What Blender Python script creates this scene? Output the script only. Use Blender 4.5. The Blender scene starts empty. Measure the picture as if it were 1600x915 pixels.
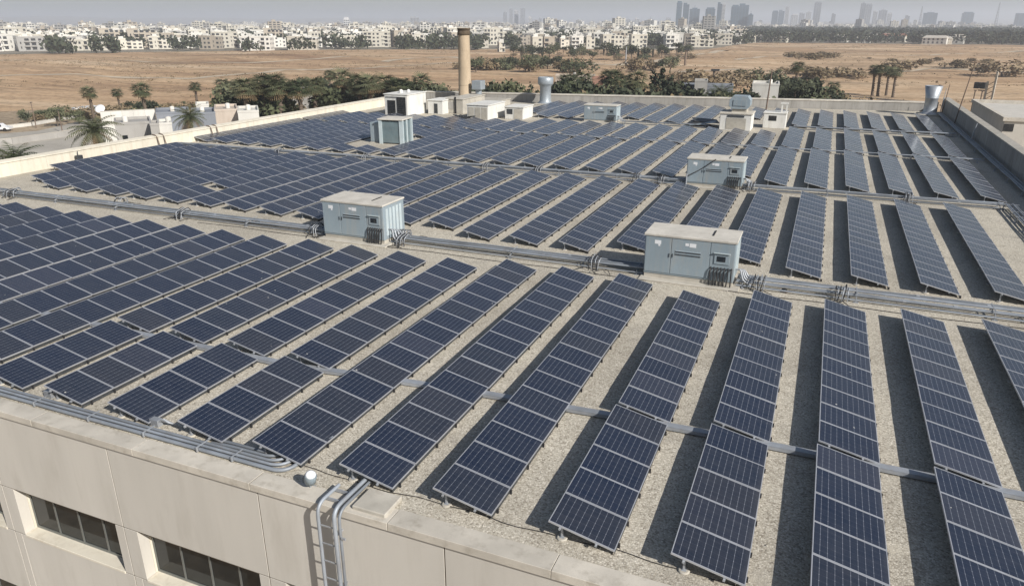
import bpy, bmesh, math, random
import numpy as np
from mathutils import Vector, Matrix

R = math.radians
random.seed(7)
SC = bpy.context.scene
COL = SC.collection

# ------------------------------------------------------------------ camera
ROOF = 11.0                      # roof deck above the ground
CAM_Z = ROOF + 10.0
F_PX, CXP, CYP = 1138.0, 800.0, 457.5      # focal length and centre in photo pixels
HOR_Y, ROWS_X = 35.0, 1308.0               # horizon line / vanishing point of the panel rows
_n = np.array([0, F_PX, CYP - HOR_Y]); _n /= np.linalg.norm(_n)
_v = np.array([ROWS_X - CXP, HOR_Y - CYP, F_PX]); _v /= np.linalg.norm(_v)
_u = np.cross(_n, _v); _u *= np.sign(_u[0])
_w = -_n
def ray(px, py):
    d = np.array([px - CXP, py - CYP, F_PX]); return np.array([d @ _u, d @ _v, d @ _w])
def gp(px, py, z=0.0):
    """ground point (x, y) seen at photo pixel px,py at height z"""
    d = ray(px, py); t = (z - CAM_Z) / d[2]; return float(d[0] * t), float(d[1] * t)
def proj(x, y, z):
    p = _u * x + _v * y + _w * (z - CAM_Z); return CXP + F_PX * p[0] / p[2], CYP + F_PX * p[1] / p[2], p[2]
cam_d = bpy.data.cameras.new('camera'); cam = bpy.data.objects.new('camera', cam_d); COL.objects.link(cam)
cam_d.sensor_width = 36.0; cam_d.lens = 36.0 * F_PX / 1600.0
cam_d.clip_start = 0.1; cam_d.clip_end = 60000
cam.matrix_world = Matrix(((_u[0], -_u[1], -_u[2], 0), (_v[0], -_v[1], -_v[2], 0), (_w[0], -_w[1], -_w[2], CAM_Z), (0, 0, 0, 1)))
SC.camera = cam

# ------------------------------------------------------------------ light
SUN_EL, SUN_SIDE = R(33), R(25)            # elevation; how far round towards the camera from due +X
sd = Vector((math.cos(SUN_EL) * math.cos(SUN_SIDE), -math.cos(SUN_EL) * math.sin(SUN_SIDE), math.sin(SUN_EL)))
W = bpy.data.worlds.new('World'); SC.world = W; W.use_nodes = True
wn = W.node_tree; wn.nodes.clear()
sky = wn.nodes.new('ShaderNodeTexSky'); sky.sky_type = 'NISHITA'; sky.sun_disc = False
sky.sun_elevation = SUN_EL; sky.sun_rotation = math.atan2(sd.x, sd.y)
sky.air_density = 1.0; sky.dust_density = 1.2; sky.ozone_density = 1.0; sky.altitude = 50
bg = wn.nodes.new('ShaderNodeBackground'); bg.inputs[1].default_value = 0.062
wo = wn.nodes.new('ShaderNodeOutputWorld')
wn.links.new(sky.outputs[0], bg.inputs[0]); wn.links.new(bg.outputs[0], wo.inputs[0])
sl = bpy.data.lights.new('sun', 'SUN'); sl.energy = 5.0; sl.angle = R(0.6); sl.color = (1.0, 0.96, 0.905)
so = bpy.data.objects.new('sun', sl); COL.objects.link(so)
so.rotation_euler = sd.to_track_quat('Z', 'Y').to_euler(); so.location = (0, 0, 80)
SC.view_settings.view_transform = 'Standard'; SC.view_settings.look = 'None'
SC.view_settings.exposure = 0.28; SC.view_settings.gamma = 1.0
SC.render.engine = 'CYCLES'
SC.cycles.max_bounces = 6; SC.cycles.diffuse_bounces = 3; SC.cycles.glossy_bounces = 3
SC.cycles.transmission_bounces = 3; SC.cycles.volume_bounces = 1; SC.cycles.transparent_max_bounces = 6
SC.cycles.use_denoising = True

# ------------------------------------------------------------------ helpers
class MB:
    def __init__(s): s.v = []; s.f = []; s.m = []; s.sm = []
    def add(s, vs, fs, mat=0, smooth=False):
        o = len(s.v); s.v += [tuple(p) for p in vs]
        for q in fs: s.f.append(tuple(i + o for i in q)); s.m.append(mat); s.sm.append(smooth)
    def box(s, x0, y0, z0, x1, y1, z1, mat=0):
        s.add([(x0,y0,z0),(x1,y0,z0),(x1,y1,z0),(x0,y1,z0),(x0,y0,z1),(x1,y0,z1),(x1,y1,z1),(x0,y1,z1)],
              [(0,3,2,1),(4,5,6,7),(0,1,5,4),(1,2,6,5),(2,3,7,6),(3,0,4,7)], mat)
    def cbox(s, x0, y0, z0, x1, y1, z1, c=0.015, mat=0):
        bm = bmesh.new(); bmesh.ops.create_cube(bm, size=1.0)
        for v in bm.verts:
            v.co = Vector(((x0+x1)/2 + v.co.x*(x1-x0), (y0+y1)/2 + v.co.y*(y1-y0), (z0+z1)/2 + v.co.z*(z1-z0)))
        bmesh.ops.bevel(bm, geom=bm.edges[:], offset=c, segments=1, affect='EDGES')
        bm.verts.index_update(); s.add([v.co for v in bm.verts], [[v.index for v in f.verts] for f in bm.faces], mat); bm.free()
    def prism(s, pts, z0, z1, mat=0):
        n = len(pts)
        s.add([(x,y,z0) for x,y in pts] + [(x,y,z1) for x,y in pts],
              [tuple(range(n-1,-1,-1)), tuple(range(n,2*n))] + [(i,(i+1)%n,n+(i+1)%n,n+i) for i in range(n)], mat)
    def quad(s, a, b, c, d, mat=0): s.add([a,b,c,d], [(0,1,2,3)], mat)
    def tube(s, pts, r, n=8, mat=0, caps=True):
        pts = [Vector(p) for p in pts]; rs = r if isinstance(r, (list, tuple)) else [r]*len(pts)
        vs = []; k = len(pts); ref = None
        for i, p in enumerate(pts):
            t = (pts[min(i+1,k-1)] - pts[max(i-1,0)]).normalized()
            a = Vector((0,0,1)) if abs(t.z) < 0.9 else Vector((0,1,0))
            if ref is not None: a = ref
            e1 = (a - t*a.dot(t)).normalized(); e2 = t.cross(e1); ref = e1
            for j in range(n):
                g = 2*math.pi*j/n; vs.append(p + (e1*math.cos(g) + e2*math.sin(g))*rs[i])
        fs = [(i*n+j, i*n+(j+1)%n, (i+1)*n+(j+1)%n, (i+1)*n+j) for i in range(k-1) for j in range(n)]
        s.add(vs, fs, mat, True)
        if caps: s.add(vs[:n], [tuple(range(n-1,-1,-1))], mat); s.add(vs[-n:], [tuple(range(n))], mat)
    def lathe(s, prof, cx=0, cy=0, n=20, mat=0, smooth=True):
        k = len(prof); vs = [(cx + r*math.cos(2*math.pi*j/n), cy + r*math.sin(2*math.pi*j/n), z) for r, z in prof for j in range(n)]
        s.add(vs, [(i*n+j, i*n+(j+1)%n, (i+1)*n+(j+1)%n, (i+1)*n+j) for i in range(k-1) for j in range(n)], mat, smooth)
        s.add(vs[-n:], [tuple(range(n))], mat)
    def mesh(s, name, mats):
        me = bpy.data.meshes.new(name); me.from_pydata(s.v, [], s.f)
        for m in (mats if isinstance(mats, (list, tuple)) else [mats]): me.materials.append(m)
        me.polygons.foreach_set('material_index', s.m); me.polygons.foreach_set('use_smooth', s.sm); me.update()
        return me
    def build(s, name, mats, parent=None, loc=None, kind=None):
        return link(name, s.mesh(name, mats), parent, loc, kind)
def link(name, data, parent=None, loc=None, kind=None):
    o = bpy.data.objects.new(name, data); COL.objects.link(o)
    if parent is not None: o.parent = parent
    if loc is not None: o.location = loc
    if kind: o['kind'] = kind
    return o
def tag(o, label, cat, group=None):
    o['label'] = label; o['category'] = cat
    if group: o['group'] = group
    return o
def thing(name, label, cat, loc=(0,0,0), rz=0.0, group=None):
    o = link(name, None, None, loc); o.rotation_euler = (0,0,rz); return tag(o, label, cat, group)
def copy_tree(o, parent=None):
    c = o.copy(); COL.objects.link(c); c.parent = parent
    for ch in o.children: copy_tree(ch, c)
    return c
def ordinal(i):
    names = ['first','second','third','fourth','fifth','sixth','seventh','eighth','ninth','tenth','eleventh','twelfth','thirteenth','fourteenth','fifteenth','sixteenth','seventeenth','eighteenth','nineteenth']
    if i >= 100: return 'hundred-' + (ordinal(i-100) if i > 100 else 'th')
    if i <= 19: return names[i-1]
    t = {2:'twenty',3:'thirty',4:'forty',5:'fifty',6:'sixty',7:'seventy',8:'eighty',9:'ninety'}[i//10]
    if i % 10 == 0: return t[:-1] + 'ieth'
    return t + '-' + names[i%10-1]

# ------------------------------------------------------------------ materials
class NT:
    def __init__(s, name):
        s.m = bpy.data.materials.new(name); s.m.use_nodes = True; s.t = s.m.node_tree; s.b = s.t.nodes['Principled BSDF']
    def n(s, kind, **kw):
        nd = s.t.nodes.new(kind)
        for k, v in kw.items():
            if k in nd.inputs: nd.inputs[k].default_value = v
            else: setattr(nd, k, v)
        return nd
    def l(s, a, b): s.t.links.new(a, b)
    def co(s, scale=None, kind='Object'):
        tc = s.n('ShaderNodeTexCoord')
        if scale is None: return tc.outputs[kind]
        mp = s.n('ShaderNodeMapping'); mp.inputs['Scale'].default_value = scale; s.l(tc.outputs[kind], mp.inputs[0]); return mp.outputs[0]
    def world(s, scale=(1,1,1), rot=0.0):
        g = s.n('ShaderNodeNewGeometry'); mp = s.n('ShaderNodeMapping'); mp.inputs['Scale'].default_value = scale; mp.inputs['Rotation'].default_value = (0,0,rot)
        s.l(g.outputs['Position'], mp.inputs[0]); return mp.outputs[0]
    def noise(s, vec, scale, detail=4, rough=0.55):
        nd = s.n('ShaderNodeTexNoise'); nd.inputs['Scale'].default_value = scale; nd.inputs['Detail'].default_value = detail; nd.inputs['Roughness'].default_value = rough
        s.l(vec, nd.inputs['Vector']); return nd.outputs['Fac']
    def ramp(s, fac, stops):
        r = s.n('ShaderNodeValToRGB'); e = r.color_ramp.elements
        while len(e) < len(stops): e.new(0.5)
        for el, (p, c) in zip(e, stops): el.position = p; el.color = (*c, 1) if len(c) == 3 else c
        s.l(fac, r.inputs[0]); return r.outputs[0]
    def mix(s, fac, a, b, mode='MIX'):
        nd = s.n('ShaderNodeMix', data_type='RGBA', blend_type=mode)
        for i, x in ((0, fac), (6, a), (7, b)):
            if isinstance(x, (int, float)): nd.inputs[i].default_value = x
            elif isinstance(x, tuple): nd.inputs[i].default_value = (*x, 1)
            else: s.l(x, nd.inputs[i])
        return nd.outputs[2]
    def math(s, op, a, b=0.0, c=None):
        nd = s.n('ShaderNodeMath', operation=op)
        for i, x in enumerate((a, b) if c is None else (a, b, c)):
            if isinstance(x, (int, float)): nd.inputs[i].default_value = x
            else: s.l(x, nd.inputs[i])
        return nd.outputs[0]
    def bump(s, h, strength=0.3, dist=0.02):
        b = s.n('ShaderNodeBump'); b.inputs['Strength'].default_value = strength; b.inputs['Distance'].default_value = dist
        s.l(h, b.inputs['Height']); s.l(b.outputs[0], s.b.inputs['Normal'])
    def set(s, col=None, rough=None, metal=None, spec=None):
        for nm, x in (('Base Color', col), ('Roughness', rough), ('Metallic', metal), ('Specular IOR Level', spec)):
            if x is None: continue
            if isinstance(x, (int, float)): s.b.inputs[nm].default_value = x
            elif isinstance(x, tuple): s.b.inputs[nm].default_value = (*x, 1)
            else: s.l(x, s.b.inputs[nm])
        return s.m
def worn(name, col, rough=0.7, metal=0.0, var=0.25, scale=1.5, stain=(0.25,0.22,0.18), stain_amt=0.25, obj_var=0.0, streak=False, spec=0.3, fine=30, bump=0.0, drip=0.0):
    """painted / cast surface with blotches, fine grain and stains"""
    t = NT(name); p = t.world((1,1,0.25) if streak else (1,1,1))
    n1 = t.noise(p, scale, 6); n2 = t.noise(p, fine, 3)
    dark = tuple(c*(1-var) for c in col); lite = tuple(min(1, c*(1+var*0.6)) for c in col)
    c = t.ramp(n1, [(0.3, dark), (0.7, lite)])
    c = t.mix(t.math('MULTIPLY', n2, 0.25), c, tuple(x*0.55 for x in col))
    n3 = t.noise(p, scale*2.7, 5, 0.65)
    c = t.mix(t.math('MULTIPLY', t.ramp(n3, [(0.52,(0,0,0)),(0.72,(1,1,1))]), stain_amt), c, stain)
    if drip:
        dn = t.noise(t.world((2.2,2.2,0.16)), 1.6, 6, 0.65); c = t.mix(t.math('MULTIPLY', t.ramp(dn, [(0.50,(0,0,0)),(0.68,(1,1,1))]), drip), c, stain)
    if obj_var:
        oi = t.n('ShaderNodeObjectInfo'); hs = t.n('ShaderNodeHueSaturation')
        mr = t.n('ShaderNodeMapRange'); mr.inputs[3].default_value = 1-obj_var; mr.inputs[4].default_value = 1+obj_var
        t.l(oi.outputs['Random'], mr.inputs[0]); t.l(mr.outputs[0], hs.inputs['Value']); t.l(c, hs.inputs['Color']); c = hs.outputs[0]
    if bump: t.bump(n2, bump, 0.01)
    return t.set(c, rough, metal, spec)

def gravel_mat():
    t = NT('gravel'); p = t.world()
    vo = t.n('ShaderNodeTexVoronoi'); vo.inputs['Scale'].default_value = 27; t.l(p, vo.inputs['Vector'])
    sep = t.n('ShaderNodeSeparateColor'); t.l(vo.outputs['Color'], sep.inputs[0])
    c = t.ramp(sep.outputs[0], [(0, (0.27,0.245,0.205)), (0.22, (0.44,0.41,0.35)), (0.7, (0.52,0.49,0.42)), (1, (0.67,0.635,0.56))])
    edge = t.ramp(vo.outputs['Distance'], [(0.25, (1,1,1)), (0.8, (0.6,0.57,0.53))])
    c = t.mix(0.55, c, edge, 'MULTIPLY')
    big = t.noise(p, 0.22, 5, 0.6); c = t.mix(1.0, c, t.ramp(big, [(0.3,(0.80,0.785,0.76)),(0.5,(0.98,0.97,0.95)),(0.7,(1.1,1.09,1.06))]), 'MULTIPLY')
    mid = t.noise(p, 2.3, 5, 0.7); c = t.mix(1.0, c, t.ramp(mid, [(0.3,(0.91,0.905,0.90)),(0.7,(1.05,1.045,1.04))]), 'MULTIPLY')
    fin = t.noise(p, 0.55, 6, 0.7); c = t.mix(t.math('MULTIPLY', t.ramp(fin, [(0.56,(0,0,0)),(0.68,(1,1,1))]), 0.55), c, (0.50,0.455,0.37))
    drk = t.noise(p, 0.38, 7, 0.72); c = t.mix(t.math('MULTIPLY', t.ramp(drk, [(0.60,(0,0,0)),(0.72,(1,1,1))]), 0.5), c, (0.27,0.25,0.22))
    h = t.math('SUBTRACT', 1.0, vo.outputs['Distance']); t.bump(h, 0.35, 0.02)
    return t.set(c, 0.95, 0, 0.15)

PL, PW = 1.44, 1.040                  # panel: up the slope / along the row
PITCH = 1.052
def panel_mat():
    t = NT('solar_cells'); tc = t.n('ShaderNodeTexCoord'); sp = t.n('ShaderNodeSeparateXYZ'); t.l(tc.outputs['Object'], sp.inputs[0])
    def cell(sock, size, n):           # distance to the nearest of the n-1 cell joints, in metres
        a = t.math('MULTIPLY', sock, n/size); f = t.math('FRACT', a); d = t.math('MINIMUM', f, t.math('SUBTRACT', 1.0, f)); return t.math('MULTIPLY', d, size/n)
    dx = cell(sp.outputs[0], PL, 10); dy = cell(sp.outputs[1], PW, 6); bb = cell(sp.outputs[1], PW, 30)
    lx = t.math('LESS_THAN', dx, 0.0036); ly = t.math('LESS_THAN', dy, 0.0028)
    dia = t.math('LESS_THAN', t.math('ADD', dx, dy), 0.012)
    lb = t.math('LESS_THAN', bb, 0.0012)
    oi = t.n('ShaderNodeObjectInfo'); g = t.n('ShaderNodeNewGeometry')
    base = t.ramp(oi.outputs['Random'], [(0, (0.0048,0.0120,0.031)), (0.4,(0.0052,0.0130,0.034)), (0.75,(0.0062,0.0135,0.031)), (0.93,(0.0080,0.0135,0.028)), (1,(0.0050,0.0130,0.038))])
    col = t.mix(t.math('MULTIPLY', lb, 0.16), base, (0.10,0.11,0.14))
    col = t.mix(t.math('MULTIPLY', ly, 0.22), col, (0.14,0.15,0.19))
    col = t.mix(t.math('MULTIPLY', lx, 0.5), col, (0.30,0.32,0.37))
    col = t.mix(t.math('MULTIPLY', dia, 0.4), col, (0.36,0.38,0.43))
    # dust: streaks, gathered towards the low edge, plus a thin even film
    nz = t.noise(t.world((1.2,3.0,1)), 1.6, 5, 0.65); n2 = t.noise(t.world(), 14, 4, 0.7)
    low = t.ramp(t.math('DIVIDE', sp.outputs[0], PL), [(0.0,(0,0,0)),(0.9,(0.1,0.1,0.1)),(1.0,(1,1,1))])
    d = t.math('ADD', t.math('MULTIPLY', t.ramp(nz, [(0.35,(0,0,0)),(0.8,(1,1,1))]), 0.035), t.math('MULTIPLY', low, 0.05))
    d = t.math('ADD', d, t.math('MULTIPLY', n2, 0.016)); d = t.math('ADD', d, t.math('MULTIPLY', t.ramp(oi.outputs['Random'], [(0.2,(0,0,0)),(0.9,(0.35,0.35,0.35)),(1,(1,1,1))]), 0.035))
    col = t.mix(d, col, (0.40,0.38,0.355))
    sv = t.n('ShaderNodeTexVoronoi'); sv.inputs['Scale'].default_value = 2.1; t.l(t.world(), sv.inputs['Vector'])
    spot = t.math('MULTIPLY', t.math('LESS_THAN', sv.outputs['Distance'], 0.055), t.math('GREATER_THAN', t.noise(t.world(), 0.8, 2), 0.56))
    col = t.mix(t.math('MULTIPLY', spot, 0.7), col, (0.60,0.58,0.53))
    rg = t.math('ADD', 0.12, t.math('MULTIPLY', nz, 0.10))
    wob = t.noise(t.world(), 0.9, 2); t.bump(wob, 0.06, 0.02)
    t.b.inputs['IOR'].default_value = 1.45; t.b.inputs['Sheen Weight'].default_value = 0.10; t.b.inputs['Sheen Roughness'].default_value = 0.45; t.b.inputs['Sheen Tint'].default_value = (0.86,0.83,0.80,1)
    return t.set(col, rg, 0, 0.36)

M = {}
M['gravel'] = gravel_mat()
M['cells'] = panel_mat()
M['alu'] = worn('aluminium_frame', (0.56,0.57,0.60), 0.42, 0.55, 0.08, 2.0, (0.4,0.36,0.3), 0.25, 0.06)
M['backsheet'] = worn('white_backsheet', (0.55,0.55,0.56), 0.6, 0, 0.05)
M['galv'] = worn('galvanised_steel', (0.38,0.40,0.425), 0.5, 0.35, 0.18, 2.5, (0.28,0.24,0.2), 0.35, 0.10)
M['pipe'] = worn('zinc_conduit', (0.27,0.295,0.325), 0.55, 0.3, 0.25, 1.2, (0.22,0.20,0.18), 0.5, 0.30)
M['black'] = worn('black_rubber', (0.025,0.025,0.027), 0.7, 0, 0.2)
M['concrete'] = worn('cast_concrete', (0.46,0.43,0.37), 0.9, 0, 0.2, 1.2, (0.24,0.21,0.17), 0.4, 0.07, fine=40, bump=0.3)
M['coping'] = worn('coping_stone', (0.54,0.50,0.43), 0.88, 0, 0.2, 1.1, (0.28,0.25,0.20), 0.6, 0.07, fine=40, bump=0.25)
M['wall'] = worn('beige_render', (0.56,0.53,0.475), 0.85, 0, 0.09, 0.5, (0.33,0.30,0.25), 0.3, 0.03, True, fine=60, bump=0.12, drip=0.12)
M['cream'] = worn('cream_parapet', (0.70,0.65,0.54), 0.85, 0, 0.1, 0.6, (0.40,0.34,0.25), 0.4, 0.04, True, fine=40, bump=0.15, drip=0.35)
M['greyparapet'] = worn('grey_parapet', (0.34,0.325,0.30), 0.9, 0, 0.18, 0.6, (0.15,0.14,0.12), 0.45, 0.05, True, fine=40, bump=0.2, drip=0.5)
M['white'] = worn('white_stucco', (0.68,0.67,0.63), 0.85, 0, 0.1, 0.8, (0.36,0.32,0.26), 0.4, 0.03, True)
M['cabinet'] = worn('cabinet_paint', (0.25,0.305,0.340), 0.5, 0.0, 0.12, 1.3, (0.33,0.31,0.27), 0.35, 0.05, True, 0.4, drip=0.35)
M['cabtop'] = worn('dusty_cabinet_top', (0.56,0.53,0.47), 0.9, 0, 0.16, 1.5, (0.30,0.27,0.22), 0.35)
M['paleblue'] = worn('pale_blue_paint', (0.46,0.53,0.55), 0.5, 0, 0.1, 1.3, (0.4,0.38,0.33), 0.3)
M['dark'] = worn('dark_opening', (0.02,0.021,0.023), 0.6, 0, 0.2)
M['screen'] = worn('dark_display', (0.02,0.025,0.03), 0.15, 0, 0.1, spec=0.5)
M['sticker'] = worn('white_sticker', (0.72,0.73,0.74), 0.5, 0, 0.05)
M['glass'] = worn('window_glass', (0.014,0.017,0.018), 0.05, 0, 0.2, 1, (0.05,0.05,0.045), 0.2, spec=0.35)
M['winframe'] = worn('window_frame', (0.22,0.23,0.22), 0.45, 0.5, 0.1)
M['chim'] = worn('chimney_concrete', (0.44,0.35,0.245), 0.9, 0, 0.2, 0.7, (0.16,0.12,0.08), 0.45, 0, True, fine=12, bump=0.3)
M['soot'] = worn('sooty_brick', (0.10,0.075,0.05), 0.9, 0, 0.3)
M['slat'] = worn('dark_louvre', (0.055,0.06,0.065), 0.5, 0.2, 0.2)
M['rust'] = worn('rusty_steel', (0.20,0.15,0.115), 0.8, 0.2, 0.25, 4)
# ---- END MATERIALS ROOF

# ================================================================== the building
X0, X1, Y0 = -52.0, 13.25, 10.85       # left, right, front faces
def back_y(x): return 91.0 + (x - X0) * (102.0 - 91.0) / (X1 - X0)
bld = thing('flat_roof_building', 'long flat-roofed beige building carrying the solar rows, with parapets and ribbon windows', 'building')
m = MB(); m.prism([(X0+.3, Y0+.3), (X1-.3, Y0+.3), (X1-.3, back_y(X1)-.2), (X0+.3, back_y(X0)-.2)], ROOF-0.5, ROOF)
m.build('roof_deck', M['gravel'], bld)['label'] = 'roof deck covered with tan gravel'
# core behind the facade
m = MB(); m.prism([(X0+.35, Y0+.9), (X1-.35, Y0+.9), (X1-.35, back_y(X1)-.4), (X0+.35, back_y(X0)-.4)], 0.0, ROOF-0.55)
m.build('wall', M['wall'], bld)
# front facade: panels, pilasters, recessed windows  (bays of 4.9 m)
BAY = 4.88; ZT, ZB = ROOF-2.69, ROOF-4.27
bays = [(-15.83 + BAY*k) for k in range(-4, 7)]          # joints
GAPJ = 0.014
pan_mesh = {}
def fpanel(x0, x1, z0, z1, name='facade_panel', dy=0.0):
    m = MB(); m.cbox(x0+GAPJ, Y0+dy, z0+GAPJ, x1-GAPJ, Y0+0.30, z1-GAPJ, 0.004); return m.build(name, M['wall'], bld)
for xj in bays:
    a, b = xj, xj+BAY
    fpanel(a, b, ROOF-2.67, ROOF-0.175)
    wl, wr = a+0.50, b-0.33                                # window opening of this bay
    fpanel(a, wl, ZB-0.02, ROOF-2.67, 'pilaster')
    fpanel(wr, b, ZB-0.02, ROOF-2.67, 'pilaster')
    fpanel(a, (a+wl)/2+.05, ROOF-6.6, ZB-0.02, 'pilaster'); fpanel((a+wl)/2+.05, b, ROOF-6.6, ZB-0.02)
    fpanel(a, b, ROOF-8.9, ROOF-8.2)
    for z0, z1 in ((ZB, ZT), (ROOF-8.2, ROOF-6.6)):
        if z0 < ZB-1: fpanel(a, wl, z0, z1, 'pilaster'); fpanel(wr, b, z0, z1, 'pilaster')
        w = link('window', None, bld)
        dp = 0.50
        mm = MB(); mm.box(wl-.1, Y0+0.301, z0-.1, wl-.004, Y0+dp, z1+.1); mm.box(wr+.004, Y0+0.301, z0-.1, wr+.1, Y0+dp, z1+.1); mm.box(wl-.1, Y0+0.301, z1+.003, wr+.1, Y0+dp, z1+.12)
        mm.build('reveal', M['cream'], w)
        mm = MB(); mm.cbox(wl-.003, Y0-0.02, z0-0.06, wr+.003, Y0+dp, z0+0.02, 0.01); mm.build('sill', M['cream'], w)
        mm = MB(); yg = Y0+0.36
        mm.box(wl, yg, z0+.02, wr, yg+.06, z0+.10); mm.box(wl, yg, z1-.08, wr, yg+.06, z1)
        for i in range(5):
            xx = wl + (wr-wl-.06)*i/4; mm.box(xx, yg+.002, z0+.1, xx+.06, yg+.058, z1-.08)
        mm.build('frame', M['winframe'], w)
        for i in range(4):
            xa = wl + (wr-wl-.06)*i/4+.06; xb = wl + (wr-wl-.06)*(i+1)/4
            mm = MB(); mm.box(xa+.003, yg+.02, z0+.103, xb-.003, yg+.035, z1-.083); mm.build('pane', M['glass'], w)
m = MB()
for xj in bays + [bays[-1]+BAY]: m.box(xj-GAPJ*1.2, Y0+.012, 0, xj+GAPJ*1.2, Y0+.05, ROOF-.24)
for z in (ROOF-2.67, ZB-.02, ROOF-6.6, ROOF-8.2): m.box(bays[0], Y0+.013, z-GAPJ*1.2, bays[-1]+BAY, Y0+.05, z+GAPJ*1.2)
m.build('joint_sealant', M['soot'], bld, kind='stuff')
m = MB()
for k in range(16): m.box(-37.0+3.7*k-.012, Y0-.05, ROOF-.16, -37.0+3.7*k+.012, Y0+.44, ROOF+.018)
m.build('coping_joints', M['soot'], bld, kind='stuff')
# coping stones of the front edge
for k in range(16):
    a = -37.0 + 3.7*k
    if a > X1-1: break
    m = MB(); jz = random.uniform(-.006, .006); m.cbox(a+.006, Y0-0.06, ROOF-0.17, a+3.694, Y0+0.46+random.uniform(-.01,.01), ROOF+0.03+jz, 0.008); m.build('coping_stone', M['coping'], bld)
# left parapet: bright inner face, sloping top, joints
def parapet(xa, ya, xb, yb, inward, h, wallmat, copmat, seg, name='parapet_panel'):
    d = Vector((xb-xa, yb-ya, 0)); L = d.length; d.normalize(); nn = Vector((inward[0], inward[1], 0)); nn = (nn - d*nn.dot(d)).normalized()
    n = max(1, round(L/seg)); ang = math.atan2(d.y, d.x); flip = 1 if Vector((-d.y, d.x, 0)).dot(nn) > 0 else -1
    for i in range(n):
        p = Vector((xa, ya, 0)) + d*(L*i/n); l = L/n
        m = MB(); m.box(0.008, -.36 if flip > 0 else -.04, -1.2, l-.008, .04 if flip > 0 else .36, h)
        o = m.build(name, wallmat, bld, (p.x, p.y, ROOF)); o.rotation_euler = (0,0,ang)
        m = MB(); z = h
        if flip > 0: m.add([(0.004,-.46,z+.001),(l-.004,-.46,z+.001),(l-.004,.1,z+.001),(0.004,.1,z+.001),(0.004,-.46,z+.17),(l-.004,-.46,z+.17),(l-.004,.1,z+.09),(0.004,.1,z+.09)], [(0,3,2,1),(4,5,6,7),(0,1,5,4),(1,2,6,5),(2,3,7,6),(3,0,4,7)])
        else: m.add([(0.004,-.1,z+.001),(l-.004,-.1,z+.001),(l-.004,.46,z+.001),(0.004,.46,z+.001),(0.004,-.1,z+.09),(l-.004,-.1,z+.09),(l-.004,.46,z+.17),(0.004,.46,z+.17)], [(0,3,2,1),(4,5,6,7),(0,1,5,4),(1,2,6,5),(2,3,7,6),(3,0,4,7)])
        o = m.build('coping_stone', copmat, bld, (p.x, p.y, ROOF)); o.rotation_euler = (0,0,ang)
parapet(X0+.35, Y0+.5, X0+.35, back_y(X0)-.3, (1,0), 0.92, M['cream'], M['cream'], 6.0)
parapet(X0+.8, back_y(X0+.8), X1-.8, back_y(X1-.8), (0,-1), 0.95, M['greyparapet'], M['coping'], 6.0)
parapet(X1-.35, Y0+.5, X1-.35, back_y(X1)-.3, (-1,0), 1.55, M['greyparapet'], M['concrete'], 5.0)

# ================================================================== solar rows
TILT = R(12.4); ZLOW = 0.15
HZ = ZLOW + PL*math.sin(TILT); HX = PL*math.cos(TILT)
fw, fe, dpt = 0.024, 0.018, 0.038
m = MB(); m.quad((fe,fw,-.004),(PL-fe,fw,-.004),(PL-fe,PW-fw,-.004),(fe,PW-fw,-.004)); m.quad((fe,PW-fw,-.010),(PL-fe,PW-fw,-.010),(PL-fe,fw,-.010),(fe,fw,-.010), 1)
ME_GLASS = m.mesh('panel', [M['cells'], M['backsheet']])
m = MB(); m.box(0,0,-dpt,PL,fw,0); m.box(0,PW-fw,-dpt,PL,PW,0); m.box(0,fw+.0005,-dpt,fe,PW-fw-.0005,0); m.box(PL-fe,fw+.0005,-dpt,PL,PW-fw-.0005,0)
ME_FRAME = m.mesh('frame', M['alu'])
m = MB(); m.quad((fe,fw,-.004),(PL-fe,fw,-.004),(PL-fe,PW-fw,-.004),(fe,PW-fw,-.004)); m.quad((fe,PW-fw,-.010),(PL-fe,PW-fw,-.010),(PL-fe,fw,-.010),(fe,fw,-.010), 1)
m.box(0,0,-dpt,PL,fw,0,2); m.box(0,PW-fw,-dpt,PL,PW,0,2); m.box(0,fw+.0005,-dpt,fe,PW-fw-.0005,0,2); m.box(PL-fe,fw+.0005,-dpt,PL,PW-fw-.0005,0,2)
ME_FAR = m.mesh('panel_far', [M['cells'], M['backsheet'], M['alu']])
xl = -HX + 0.26*math.cos(TILT); zl = HZ - 0.26*math.sin(TILT) - 0.09      # tall leg under the high side
m = MB(); m.box(-.022,-.022,0.03,.022,.022,zl); m.box(-.05,-.05,.025,.05,.05,.034); m.lathe([(.12,0.002),(.12,.022),(.09,.03)], n=10, mat=1)
ME_LEG = m.mesh('leg', [M['galv'], M['concrete']])
m = MB(); m.box(-.03,-.022,0.0,.012,.022,ZLOW-.045); ME_FOOT = m.mesh('foot', M['black'])
def rail_mesh(L):
    key = round(L, 3)
    if key not in rail_mesh.c:
        m = MB(); m.box(-.022,-.04,-.045,.022,L+.02,0); rail_mesh.c[key] = m.mesh('rail', M['galv'])
    return rail_mesh.c[key]
rail_mesh.c = {}
def shade_strip_mesh(L):  # added dark strip that paints the shade line under a row's low edge
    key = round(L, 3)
    if key not in shade_strip_mesh.c:
        m = MB(); m.box(-.006,.02,.03,.0,L-.02,ZLOW-.042); shade_strip_mesh.c[key] = m.mesh('shade_strip', M['slat'])
    return shade_strip_mesh.c[key]
shade_strip_mesh.c = {}

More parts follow.
